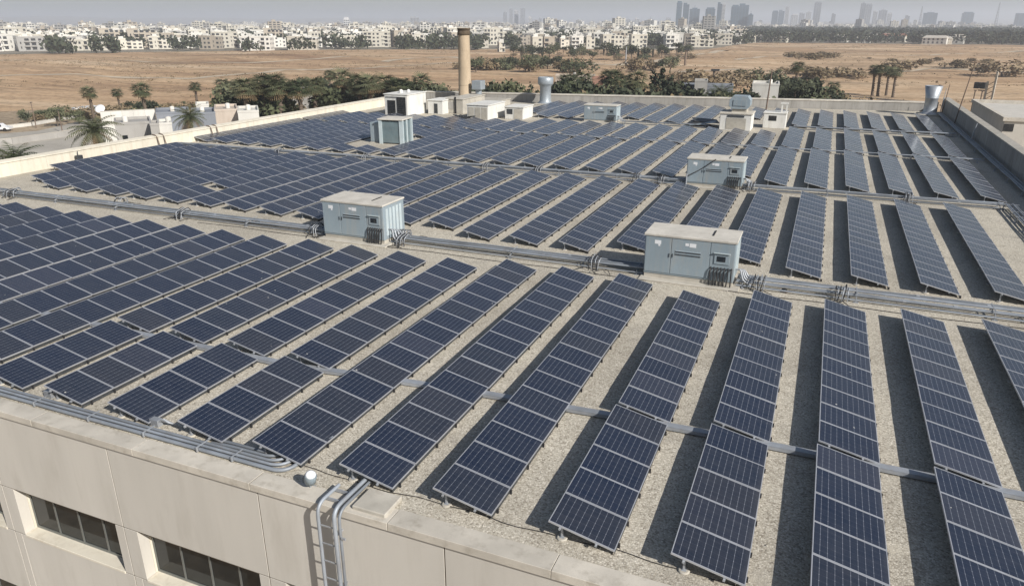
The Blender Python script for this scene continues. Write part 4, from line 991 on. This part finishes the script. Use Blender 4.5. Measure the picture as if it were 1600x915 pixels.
house('small pale house among dark trees right of the tan pole', 1200, 1232, 138, 172, 6, M['hbeige'], [(.3,.5,.3,.6)])
def long_wall(label, pts, h, mat, name='yard_wall'):
    t = thing(name, label, 'wall', (0,0,0.04))
    for i in range(len(pts)-1):
        a, b = Vector((*pts[i],0)), Vector((*pts[i+1],0)); d = (b-a); L = d.length
        m = MB(); m.box(.01,-.12,0,L-.01,.12,h); o = m.build('wall_length', mat, t, a); o.rotation_euler = (0,0,math.atan2(d.y,d.x))
        m = MB(); m.box(0,-.16,h+.002,L,.16,h+.08); o = m.build('wall_cap', M['coping'], t, a); o.rotation_euler = (0,0,math.atan2(d.y,d.x))
    return t
long_wall('long bright white wall behind the grey house', [at_dist(px, 150, 175) for px in (156,172,190,208,226,242)], top_z(200,173,150), M['hwhite'])
long_wall('low grey retaining wall along the yard', [gp(-40,232), gp(20,226), gp(90,216), gp(150,206), gp(195,200)], 1.1, M['hgrey'])
long_wall('low pale kerb wall at the yard edge by the field', [gp(0,203), gp(50,197), gp(110,186), gp(150,180)], .7, M['hwhite'])
long_wall('grey road wall beyond the back parapet', [gp(1040,148), gp(1120,150), gp(1200,152), gp(1320,155), gp(1440,165)], .9, M['hgrey'])
# dish
x, y = at_dist(156, 172, 165); t = thing('satellite_dish', 'white dish antenna beside the yard', 'dish', (x,y,0.05), R(-60))
zt = top_z(156,160,172); m = MB(); m.tube([(0,0,0),(0,0,zt-1.6)], .12, 8); m.build('mast', M['galv'], t)
m = MB(); m.lathe([(.05,0),(.5,.10),(.95,.35),(.97,.4),(.5,.15),(.05,.05)],0,0,20); o = m.build('reflector', M['sticker'], t, (0,0,zt-1.5)); o.rotation_euler = (0,R(50),0)
# vehicles
def vehicle(label, px, py, rz, col, kind='van'):
    x, y = gp(px, py); t = thing('parked_'+kind, label, kind, (x,y,.09), rz, 'vehicles in the yard'); pm = worn('paint_'+kind+str(px), col, .35, 0, .05, spec=.5)
    L, Wd, Ht = (4.9,1.9,1.95) if kind == 'van' else (4.3,1.75,1.45)
    prof = [(0,.35),(L,.35),(L,.85),(L-.9,1.0),(L-1.5,Ht),(.15,Ht),(0,1.2)] if kind == 'van' else [(0,.35),(L,.35),(L,.75),(L-1.1,.9),(L-1.8,Ht),(1.0,Ht),(.35,.95),(0,.9)]
    n = len(prof); m = MB(); m.add([(a-L/2,-Wd/2,b) for a,b in prof]+[(a-L/2,Wd/2,b) for a,b in prof], [tuple(range(n)),tuple(range(2*n-1,n-1,-1))]+[(i,i+n,(i+1)%n+n,(i+1)%n) for i in range(n)]); m.build('body', pm, t)
    m = MB(); z0 = Ht*.60
    for s in (-1,1): m.box(-L*.32, s*Wd/2-.006, z0, L*.18, s*Wd/2+.006, Ht-.15)
    m.build('side_window', M['glass'], t)
    for a in (-L*.32, L*.30):
        for s in (-1,1):
            m = MB(); m.tube([(a,s*(Wd/2-.2),.33),(a,s*(Wd/2+.02),.33)], .33, 12); m.build('wheel', M['black'], t)
vehicle('white van parked at the yard left of the dish', 133, 181, R(70), (0.75,0.75,0.74))
vehicle('white van parked next to the dish mast', 145, 179, R(75), (0.72,0.73,0.74))
vehicle('white car cut by the left edge of the picture', 1, 205, R(30), (0.74,0.74,0.73), 'car')
# yard poles
for i,(px,pyb,pyt,lab) in enumerate(((98,208,172,'slim dark lamp post in the left yard'),(230,196,158,'slim grey post before the white wall'),(57,200,160,'thin wooden pole at the hedge of the left yard'),(1070,106,82,'rust-brown post on the sandy slope'),(1114,134,112,'dark red column among low houses'),(977,108,76,'thin pale mast before the apartment blocks'))):
    x, y = gp(px, pyb); h = top_z(px, pyt, math.hypot(x,y)); t = thing('lamp_post', lab, 'post', (x,y,field_z(x,y))); r = .09 if i < 3 else (.5 if i in (3,4) else .3)
    m = MB(); m.tube([(0,0,0),(0,0,h*.6),(0,0,h)], [r*1.2,r,r*.8], 8); m.build('shaft', M['rust'] if i != 5 else M['galv'], t)
    m = MB(); m.box(-r*2,-r*1.5,h,r*3.5,r*1.5,h+r*1.2); m.build('head', M['slat'], t)
# ------------------------------------------------------------------ neighbour on the right
t = thing('neighbour_building', 'lower beige neighbour with flat roof and dark square opening beyond the right parapet', 'building', (20.5,107.0,0))
NH = 9.7; nm = M['wall']
m = MB(); m.box(0,0,0,46,24,NH); m.build('wall', nm, t)
m = MB(); m.box(-.2,-.2,NH+.002,46.2,.3,NH+.45); m.box(-.2,.302,NH+.002,.3,24.2,NH+.45); m.box(.302,23.7,NH+.002,46.2,24.2,NH+.45); m.build('roof_rim', M['coping'], t)
x_, z_ = on_y(1566,205,107.0); x2, z2 = on_y(1585,194,107.0)
m = MB(); m.box(x_-20.5,-.04,z_,x2-20.5,-.002,z2); m.build('opening', M['dark'], t)
m = MB(); m.box(9,9,NH+.01,17,15,NH+.5); m.build('skylight', M['glass'], t); m = MB(); m.box(8.7,8.7,NH+.012,9-.002,15.3,NH+.7); m.box(17.002,8.7,NH+.012,17.3,15.3,NH+.7); m.build('skylight_curb', M['hwhite'], t)
t = thing('mesh_gate', 'mesh gate panel between posts at the neighbour building', 'gate', (20.0+4.5,101.0,0.05))
for k in range(3): m = MB(); m.box(k*2.2,0,0,k*2.2+.1,.1,6.2); m.build('post', M['galv'], t)
for k in range(20): m = MB(); m.box(.15+k*.22,.04,3.2,.17+k*.22,.06,6.0); m.build('bar', M['galv'], t)
x, y = at_dist(1548, 190, 135); t = thing('signal_mast', 'lattice mast with two dark boxes beyond the right corner', 'mast', (x,y,0), R(-25)); h = top_z(1553,112,190)
for a in (-.7,.7):
    m = MB(); m.box(a-.18,-.18,0,a+.18,.18,h*(.82 if a < 0 else 1)); m.build('leg', M['concrete'], t)
for k in range(9): m = MB(); z = .8+k*h*.085; m.tube([(-.55,0,z),(.55,0,z+h*.07)], .06, 6); m.build('brace', M['rust'], t)
for k in range(2): m = MB(); m.cbox(-3.1+k*1.2,-.5,h*.68,-2.1+k*1.2,.5,h*.68+1.3,.06); m.build('box', M['slat'], t)
m = MB(); m.box(-2.2,-.1,h*.64,-.5,.1,h*.66); m.build('arm', M['rust'], t)
for i,(px,pt) in enumerate(((1524,142),(1535,143))):
    x, y = at_dist(px, 150, pt); h = top_z(px, pt, 150); t = thing('fence_post', ['thin post right of the leaning pole','thin post with red lamp right of the leaning pole'][i], 'post', (x,y,0)); m = MB(); m.tube([(0,0,0),(0,0,h)], .1, 6); m.build('shaft', M['rust'], t); m = MB(); m.box(-.2,-.2,h,.2,.2,h+.15); m.build('cap', M['rust'], t)

# ------------------------------------------------------------------ the town
def facade(name, col, var=0.16): return worn(name, col, 0.9, 0, 0.08, 0.06, (0.35,0.31,0.25), 0.25, var, True, fine=1.5)
TOWNM = [facade('town_cream',(0.60,0.565,0.48)), facade('town_white',(0.66,0.64,0.585)), facade('town_beige',(0.42,0.37,0.30)), facade('town_grey',(0.34,0.33,0.31))]
M['twin'] = worn('town_window', (0.05,0.055,0.06), 0.25, 0, 0.3, 0.2, obj_var=.3, spec=.5)
def block_meshes(seed, w, d, h, detailed=True):
    """apartment block: storeys, balconies, recessed stair strip, roof kit. Returns wall, windows, balconies, roof kit"""
    r = random.Random(seed); wall = MB(); win = MB(); bal = MB(); kit = MB(); fl = max(2, round(h/3.1)); fh = h/fl
    step = r.random() < .5; notch = w*r.uniform(.35,.65)
    if step: wall.box(0,0,0,notch,d,h); wall.box(notch,d*.12,0,w,d,h*r.choice([1,.92,.85])-.01)
    else: wall.box(0,0,0,w,d,h)
    wall.box(-.15,-.15,h,w*(1 if not step else notch/w)+.15,.25,h+.9); wall.box(-.15,.251,h,.25,d-.251,h+.9); wall.box(-.15,d-.25,h,notch if step else w,d+.15,h+.9)
    cols = max(2, round(w/3.6)); cw = w/cols; balc = [r.random() < .4 for _ in range(cols)]; stair = r.randrange(cols)
    for c in range(cols):
        yo = d*.12 if step and (c+.5)*cw > notch else 0
        for f in range(fl):
            z = f*fh; x0 = c*cw
            if c == stair: 
                if f < fl-1: win.box(x0+cw*.42,yo-.06,z+fh*.6,x0+cw*.60,yo-.001,z+fh*1.1)
                continue
            if balc[c]:
                bal.box(x0+cw*.08,yo-1.2,z+.0,x0+cw*.92,yo-.001,z+.18); bal.box(x0+cw*.08,yo-1.2,z+.181,x0+cw*.92,yo-1.08,z+1.05)
                win.box(x0+cw*.16,yo-.06,z+.25,x0+cw*.84,yo-.001,z+fh*.86)
            else:
                a = r.uniform(.2,.3); win.box(x0+cw*a,yo-.06,z+fh*.34,x0+cw*(1-a),yo-.001,z+fh*.80)
    for sx, xo in ((-1, -.001), (1, w+.001)):
        for c in range(max(1, round(d/4.5))):
            for f in range(fl):
                y0 = (c+.3)*d/max(1,round(d/4.5)); 
                if step and sx > 0: y0 = min(d-1.6, y0 + d*.12)
                win.box(xo if sx > 0 else xo-.06, y0, f*fh+fh*.35, xo+.06 if sx > 0 else xo, y0+1.4, f*fh+fh*.78)
    top = h
    kit.box(w*.15,d*.4,top+.001,w*.15+3.2,d*.4+3.5,top+2.6)
    for k in range(r.randint(2,5)):
        x = r.uniform(.1,.8)*(notch if step else w); y = r.uniform(.3,.8)*d; kit.lathe([(.45,top+.001),(.45,top+1.5),(.1,top+1.6)], x, y, 7); kit.add([(x-1,y-1.6,top+.2),(x+1,y-1.6,top+.2),(x+1,y-.5,top+1.1),(x-1,y-.5,top+1.1)],[(0,1,2,3)])
    return wall, win, bal, kit
VARS = []
for s in range(12):
    r = random.Random(s*13+1); w, d, h = r.uniform(13,24), r.uniform(10,14), r.choice([9.3,9.3,12.4,12.4,9.3])
    a, b, c, k = block_meshes(s, w, d, h); mt = TOWNM[[0,1,0,1,2,0,1,0,3,1,0,2][s]]
    VARS.append((w,d,h,a.mesh('wall',mt),b.mesh('windows',M['twin']),c.mesh('balconies',mt) if c.v else None,k.mesh('roof_fittings',TOWNM[1])))
def town_block(v, x, y, rz, sx, sz, label, group):
    w,d,h,wa,wi,ba,ki = VARS[v]; t = thing('apartment_block', label, 'building', (x,y,.2), rz, group); t.scale = (sx,1,sz)
    link('wall', wa, t)
    for n_, me in (('windows',wi),('balconies',ba),('roof_fittings',ki)):
        if me: link(n_, me, t)['kind'] = 'stuff'
    return t
FRONT = [(-40,-8,55,78),(-2,26,53,78),(28,56,55,77),(62,100,57,78),(108,168,62,80),(176,216,51,73),(224,274,52,73),(278,302,56,72),(312,345,56,78),(378,424,57,80),(450,496,57,79),(520,556,56,76),(566,596,54,72),(602,620,53,72),(622,637,55,74),(649,663,53,75),(683,700,58,76),(752,764,62,76),(780,790,66,84),(832,848,58,87),(850,867,58,84),(876,890,60,78),(893,912,57,77),(916,930,56,77),(942,975,54,77),(986,1012,54,77),(1013,1034,41,60),(1037,1056,40,60),(1040,1061,54,76),(1082,1104,54,73),(1116,1141,53,71)]
rb = random.Random(3)
for i,(pl,pr,yt,yb) in enumerate(FRONT):
    xa, ya = gp(pl,yb); xb, yb_ = gp(pr,yb); D = (math.hypot(xa,ya)+math.hypot(xb,yb_))/2; w = math.hypot(xb-xa,yb_-ya)*.97; h = top_z((pl+pr)/2,yt,D)-.9
    a, b, c, k = block_meshes(200+i, w, rb.uniform(9,13), h); mt = TOWNM[rb.choice([0,0,1,0,2])]
    t = thing('apartment_block', f'pale apartment block, {ordinal(i+1)} from the left along the near edge of the town', 'building', (xa,ya,.2), math.atan2(yb_-ya,xb-xa)+rb.uniform(-.06,.16), 'apartment blocks on the near edge of the town')
    a.build('wall', mt, t)
    for n_, q, mm in (('windows',b,M['twin']),('balconies',c,mt),('roof_fittings',k,TOWNM[1])):
        if q.v: q.build(n_, mm, t, kind='stuff')
cnt = 0
for li, D in enumerate((700,735,775,820,870,925,985,1050,1120)):
    nl = 0
    px = -70 + rb.uniform(0,20)
    lim = 1160 if D > 800 else 1120
    while px < lim:
        x, y = at_dist(px, D*rb.uniform(.985,1.015)); v = rb.randrange(12)
        if rb.random() < .80:
            town_block(v, x, y, math.atan2(-x,y)*-1*-1 + rb.choice([0,0,.15,.3,-.2]), rb.uniform(.85,1.15), rb.choice([.85,.95,1,1.05,1.2]), f'flat-roofed apartment block, {ordinal(nl+1)} from the left in the {ordinal(li+2)} line of the town', 'apartment blocks inside the town'); cnt += 1; nl += 1
        px += VARS[v][0]*1130/D*rb.uniform(1.15,1.9)
# farther sprawl: too many to count
m = MB(); rf = random.Random(8)
def small_block(m, x, y, w, d, h, rz, mat, rnd):
    c, s = math.cos(rz), math.sin(rz); P = lambda a,b,z: (x+a*c-b*s, y+a*s+b*c, z)
    m.add([P(0,0,0),P(w,0,0),P(w,d,0),P(0,d,0),P(0,0,h),P(w,0,h),P(w,d,h),P(0,d,h)], [(4,5,6,7),(0,1,5,4),(1,2,6,5),(2,3,7,6),(3,0,4,7)], mat)
    m.add([P(w*.3,d*.3,h),P(w*.6,d*.3,h),P(w*.6,d*.6,h),P(w*.3,d*.6,h),P(w*.3,d*.3,h+2.5),P(w*.6,d*.3,h+2.5),P(w*.6,d*.6,h+2.5),P(w*.3,d*.6,h+2.5)], [(4,5,6,7),(0,1,5,4),(1,2,6,5),(2,3,7,6),(3,0,4,7)], mat)
    nf = max(2, int(h/3.1))
    for f in range(nf):
        z = (f+.4)*h/nf
        for q in range(3):
            a0 = w*(.08+.3*q); m.add([P(a0,-.06,z),P(a0+w*.2,-.06,z),P(a0+w*.2,-.06,z+1.5),P(a0,-.06,z+1.5)],[(0,1,2,3)],4)
for _ in range(5200):
    D = 1150 + 4300*rf.random()**1.35; px = rf.uniform(-120,1720)
    if px > 1150 and (D < 2100 or rf.random() < .45): continue
    if px < 330 and D > 2300: continue
    x, y = at_dist(px, D); big = rf.random() < .10
    small_block(m, x, y, rf.uniform(11,24), rf.uniform(10,16), (rf.uniform(17,30) if px > 850 else rf.uniform(15,22)) if big else rf.uniform(7,14), math.atan2(-x,y)+rf.uniform(-.5,.5), rf.choices([0,1,2,3],[4,4,2,2])[0], rf)
o = m.build('far_town', TOWNM+[M['twin']]); o['kind'] = 'stuff'; tag(o, 'far sprawl of pale buildings reaching to the skyline', 'town')
# town trees
def clump(m, x, y, h, rnd, n=34, z=0):
    for _ in range(n):
        d = rvec(rnd); q = Vector((x,y,z+h*.55)) + Vector((d.x*h*.45,d.y*h*.45,d.z*h*.45))*rnd.random()**.4
        leaf_card(m, q, h*rnd.uniform(.10,.2), rnd, 0)
m = MB()
for _ in range(4200):
    D = 605 + 1000*rf.random()**1.25; px = rf.uniform(-100,1180)
    if D < 650 and px > 760: continue
    if mn.noise(Vector((px*.016, D*.01, 4))) < (.10 if D < 730 else -.10): continue
    x, y = at_dist(px, D); clump(m, x, y, rf.uniform(6,13), rf)
for _ in range(900):
    D = 1500+3000*rf.random(); px = rf.uniform(-100,1700); x, y = at_dist(px, D); clump(m, x, y, rf.uniform(8,15), rf, 16)
o = m.build('town_trees', M['darkleaf']); o['kind'] = 'stuff'; tag(o, 'dark trees growing between the town buildings', 'trees')
m = MB()
for _ in range(5200):
    px = rf.uniform(1110,1780); D = field_lim(px)[1]-8 + 1200*rf.random()**1.1
    if px < 1160 and D < 800: continue
    if mn.noise(Vector((px*.02, D*.006, 2))) > .28 and 940 < D < 1150: continue
    x, y = at_dist(px, D); clump(m, x, y, rf.uniform(6,13), rf, 26)
o = m.build('far_wood', M['darkleaf']); o['kind'] = 'stuff'; tag(o, 'broad dark wood below the towers at the right', 'wood')
# houses scattered in the wood
for i in range(22):
    px = 1170 + 420*(i+rb.random()*.8)/22; D = rb.uniform(860,1180); x, y = at_dist(px, D); r = random.Random(i); w, d, h = r.uniform(9,22), r.uniform(8,11), r.uniform(6.5,9.5)
    if i == 12: px, D = 1398, 960; x, y = at_dist(px, D); w, d, h = 26, 12, 9
    t = thing('house', 'house with reddish pitched roof in the dark wood' if i == 12 else f'small pale house half hidden in the dark wood, {ordinal(i+1 if i < 12 else i)} from the left', 'house', (x,y,.2), math.atan2(-x,y)+r.uniform(-.3,.3), None if i == 12 else 'houses in the dark wood')
    m = MB(); m.box(-w/2,0,0,w/2,d,h*.72); m.build('wall', TOWNM[i%2], t)
    m = MB(); z = h*.72+.01; m.add([(-w/2-.4,-.4,z),(w/2+.4,-.4,z),(w/2+.4,d+.4,z),(-w/2-.4,d+.4,z),(-w/2+2,d/2,h),(w/2-2,d/2,h)],[(0,1,5,4),(2,3,4,5),(1,2,5),(3,0,4),(0,3,2,1)]); m.build('roof', worn('roof_tile%d'%i, (0.30,0.13,0.09) if i == 12 else (0.50,0.46,0.40), .9, 0, .1, .3), t)
    m = MB()
    for k in range(max(2,int(w/4))): m.box(-w/2+1+k*4,-.05,1.2,-w/2+2.6+k*4,-.001,3.0); m.box(-w/2+1+k*4,-.05,4.0,-w/2+2.6+k*4,-.001,h*.72-.5) if h*.72 > 5 else None
    m.build('windows', M['twin'], t, kind='stuff')
# skyline towers
GL = [worn('tower_blue', (0.075,0.125,0.17), .3, 0, .1, .02, obj_var=.15, spec=.5), worn('tower_grey', (0.30,0.31,0.33), .7, 0, .1, .02, obj_var=.15), worn('tower_pale', (0.52,0.52,0.52), .8, 0, .1, .02, obj_var=.1)]
TW = [(537,546,27,1700,2,'lone pale tower standing over the middle of the town'),(641,655,26,2700,1,'broad faint slab tower left of the chimney'),
 (787,792,18,3600,1,'leftmost slim tower of the faint cluster right of the chimney'),(796,801,13,3600,1,'second slim tower of the faint cluster'),(804,810,16,3650,2,'third slim tower of the faint cluster'),(813,820,12,3600,1,'rightmost slim tower of the faint cluster'),
 (1056,1064,2,2300,0,'tall dark-blue tower at the left end of the glass cluster'),(1066,1075,5,2350,0,'paler tower touching the tall dark-blue one'),(1077,1092,12,2400,0,'squat stepped blue tower'),(1101,1116,12,2350,0,'plain box-shaped blue tower'),(1119,1126,4,2300,0,'tall grey-blue tower with a pale edge'),(1126,1131,5,2310,2,'narrow pale tower stuck to the grey-blue one'),(1141,1153,8,2400,0,'left half of the wide double glass tower'),(1153,1168,6,2420,0,'right half of the wide double glass tower'),(1168,1176,21,2400,0,'low blue tower beside the double tower'),
 (1205,1214,17,2600,0,'short dark tower left of the pale group'),(1215,1224,16,2620,0,'second short dark tower left of the pale group'),(1225,1231,9,2550,2,'slim pale tower with thin top'),(1236,1246,22,2650,2,'low pale tower in the group'),(1248,1256,20,2660,1,'middle low tower in the pale group'),(1258,1266,18,2670,2,'right low tower in the pale group'),(1269,1280,3,2550,1,'highest grey tower of the pale group'),
 (1298,1304,21,2700,1,'small lone tower between the groups'),(1341,1349,4,2500,1,'tall twin tower, left one'),(1350,1359,6,2520,1,'tall twin tower, right one'),(1362,1369,17,2600,2,'short tower right of the twins'),(1372,1384,15,2620,1,'mid-height tower right of the twins'),(1385,1392,20,2640,2,'pale low tower right of the twins'),(1413,1420,24,2700,1,'small grey tower before the mast'),
 (1441,1463,19,2700,0,'wide low dark block right of the first mast'),(1502,1520,19,2700,0,'wide low dark block near the right edge'),(1584,1606,21,2800,0,'low dark block cut by the right edge'),
 (965,974,28,2600,2,'pale midrise left of the glass cluster'),(978,985,30,2600,1,'grey midrise left of the glass cluster'),(992,999,28,2650,2,'second pale midrise left of the glass cluster'),(1010,1022,29,2700,1,'broad midrise left of the glass cluster'),(1040,1048,28,2700,1,'midrise just left of the glass cluster'),(826,832,26,3300,2,'small pale tower right of the faint cluster'),(842,846,27,3300,1,'second small tower right of the faint cluster')]
for i,(pl,pr,yt,D,mi,lab) in enumerate(TW):
    if pl > 1200: D *= 1.35
    xa, ya = at_dist(pl,D); xb, yb_ = at_dist(pr,D); w = math.hypot(xb-xa,yb_-ya); h = top_z((pl+pr)/2,yt,D); d = min(w*1.1, 32)
    t = thing('tower_block', lab, 'tower', (xa,ya,.2), math.atan2(yb_-ya,xb-xa)+rb.uniform(-.08,.12), 'towers on the skyline')
    m = MB(); m.box(0,0,0,w,d,h-4)
    if i % 3 == 0: m.box(w*.1,d*.1,h-3.99,w*.9,d*.9,h)
    elif i % 3 == 1: m.box(0.01,0.01,h-3.99,w*.6,d-.01,h)
    else: m.box(w*.25,d*.2,h-3.99,w*.75,d*.8,h-1); m.tube([(w/2,d/2,h-1),(w/2,d/2,h+6)], .6, 6)
    m.build('wall', GL[mi], t)
    m = MB(); nf = int(h/3.6)
    for f in range(2, nf-1, 1):
        z = f*h/nf
        for q in range(3): m.box(w*(.04+.33*q),-.12,z,w*(.29+.33*q),-.002,z+1.7)
        m.box(-.12,d*.1,z,-.002,d*.9,z+1.7); m.box(w+.002,d*.1,z,w+.12,d*.9,z+1.7)
    m.build('windows', M['twin'], t, kind='stuff')
for (px,yt,D,lab) in ((1437,10,2600,'thin lattice mast on the skyline, left one'),(1556,4,2600,'thin lattice mast on the skyline near the right edge')):
    x, y = at_dist(px,D); h = top_z(px,yt,D); t = thing('radio_mast', lab, 'mast', (x,y,0)); 
    for a,b in ((-1,-1),(1,-1),(0,1)): m = MB(); m.tube([(a*4,b*4,0),(a*.6,b*.6,h)], [.9,.45], 5); m.build('leg', GL[1], t)
    for k in range(10): z = h*k/10; q = 4-3.4*k/10; m = MB(); m.tube([(-q,-q,z),(q,-q,z+h*.05)], .4, 4); m.build('brace', GL[1], t)

# ------------------------------------------------------------------ haze
m = MB(); hb = 13900.0; m.box(-hb,-hb,-3.5,hb,hb,150.0)
hz = m.build('haze', []); hz['kind'] = 'stuff'; tag(hz, 'thin pale haze over the plain and town', 'haze')
hm = bpy.data.materials.new('haze'); hm.use_nodes = True; ht = hm.node_tree; ht.nodes.clear()
pv = ht.nodes.new('ShaderNodeVolumePrincipled'); ho = ht.nodes.new('ShaderNodeOutputMaterial'); ht.links.new(pv.outputs[0], ho.inputs['Volume'])
pv.inputs['Color'].default_value = (0.88,0.92,1.0,1); pv.inputs['Density'].default_value = 0.00026; pv.inputs['Anisotropy'].default_value = 0.2
hz.data.materials.append(hm)
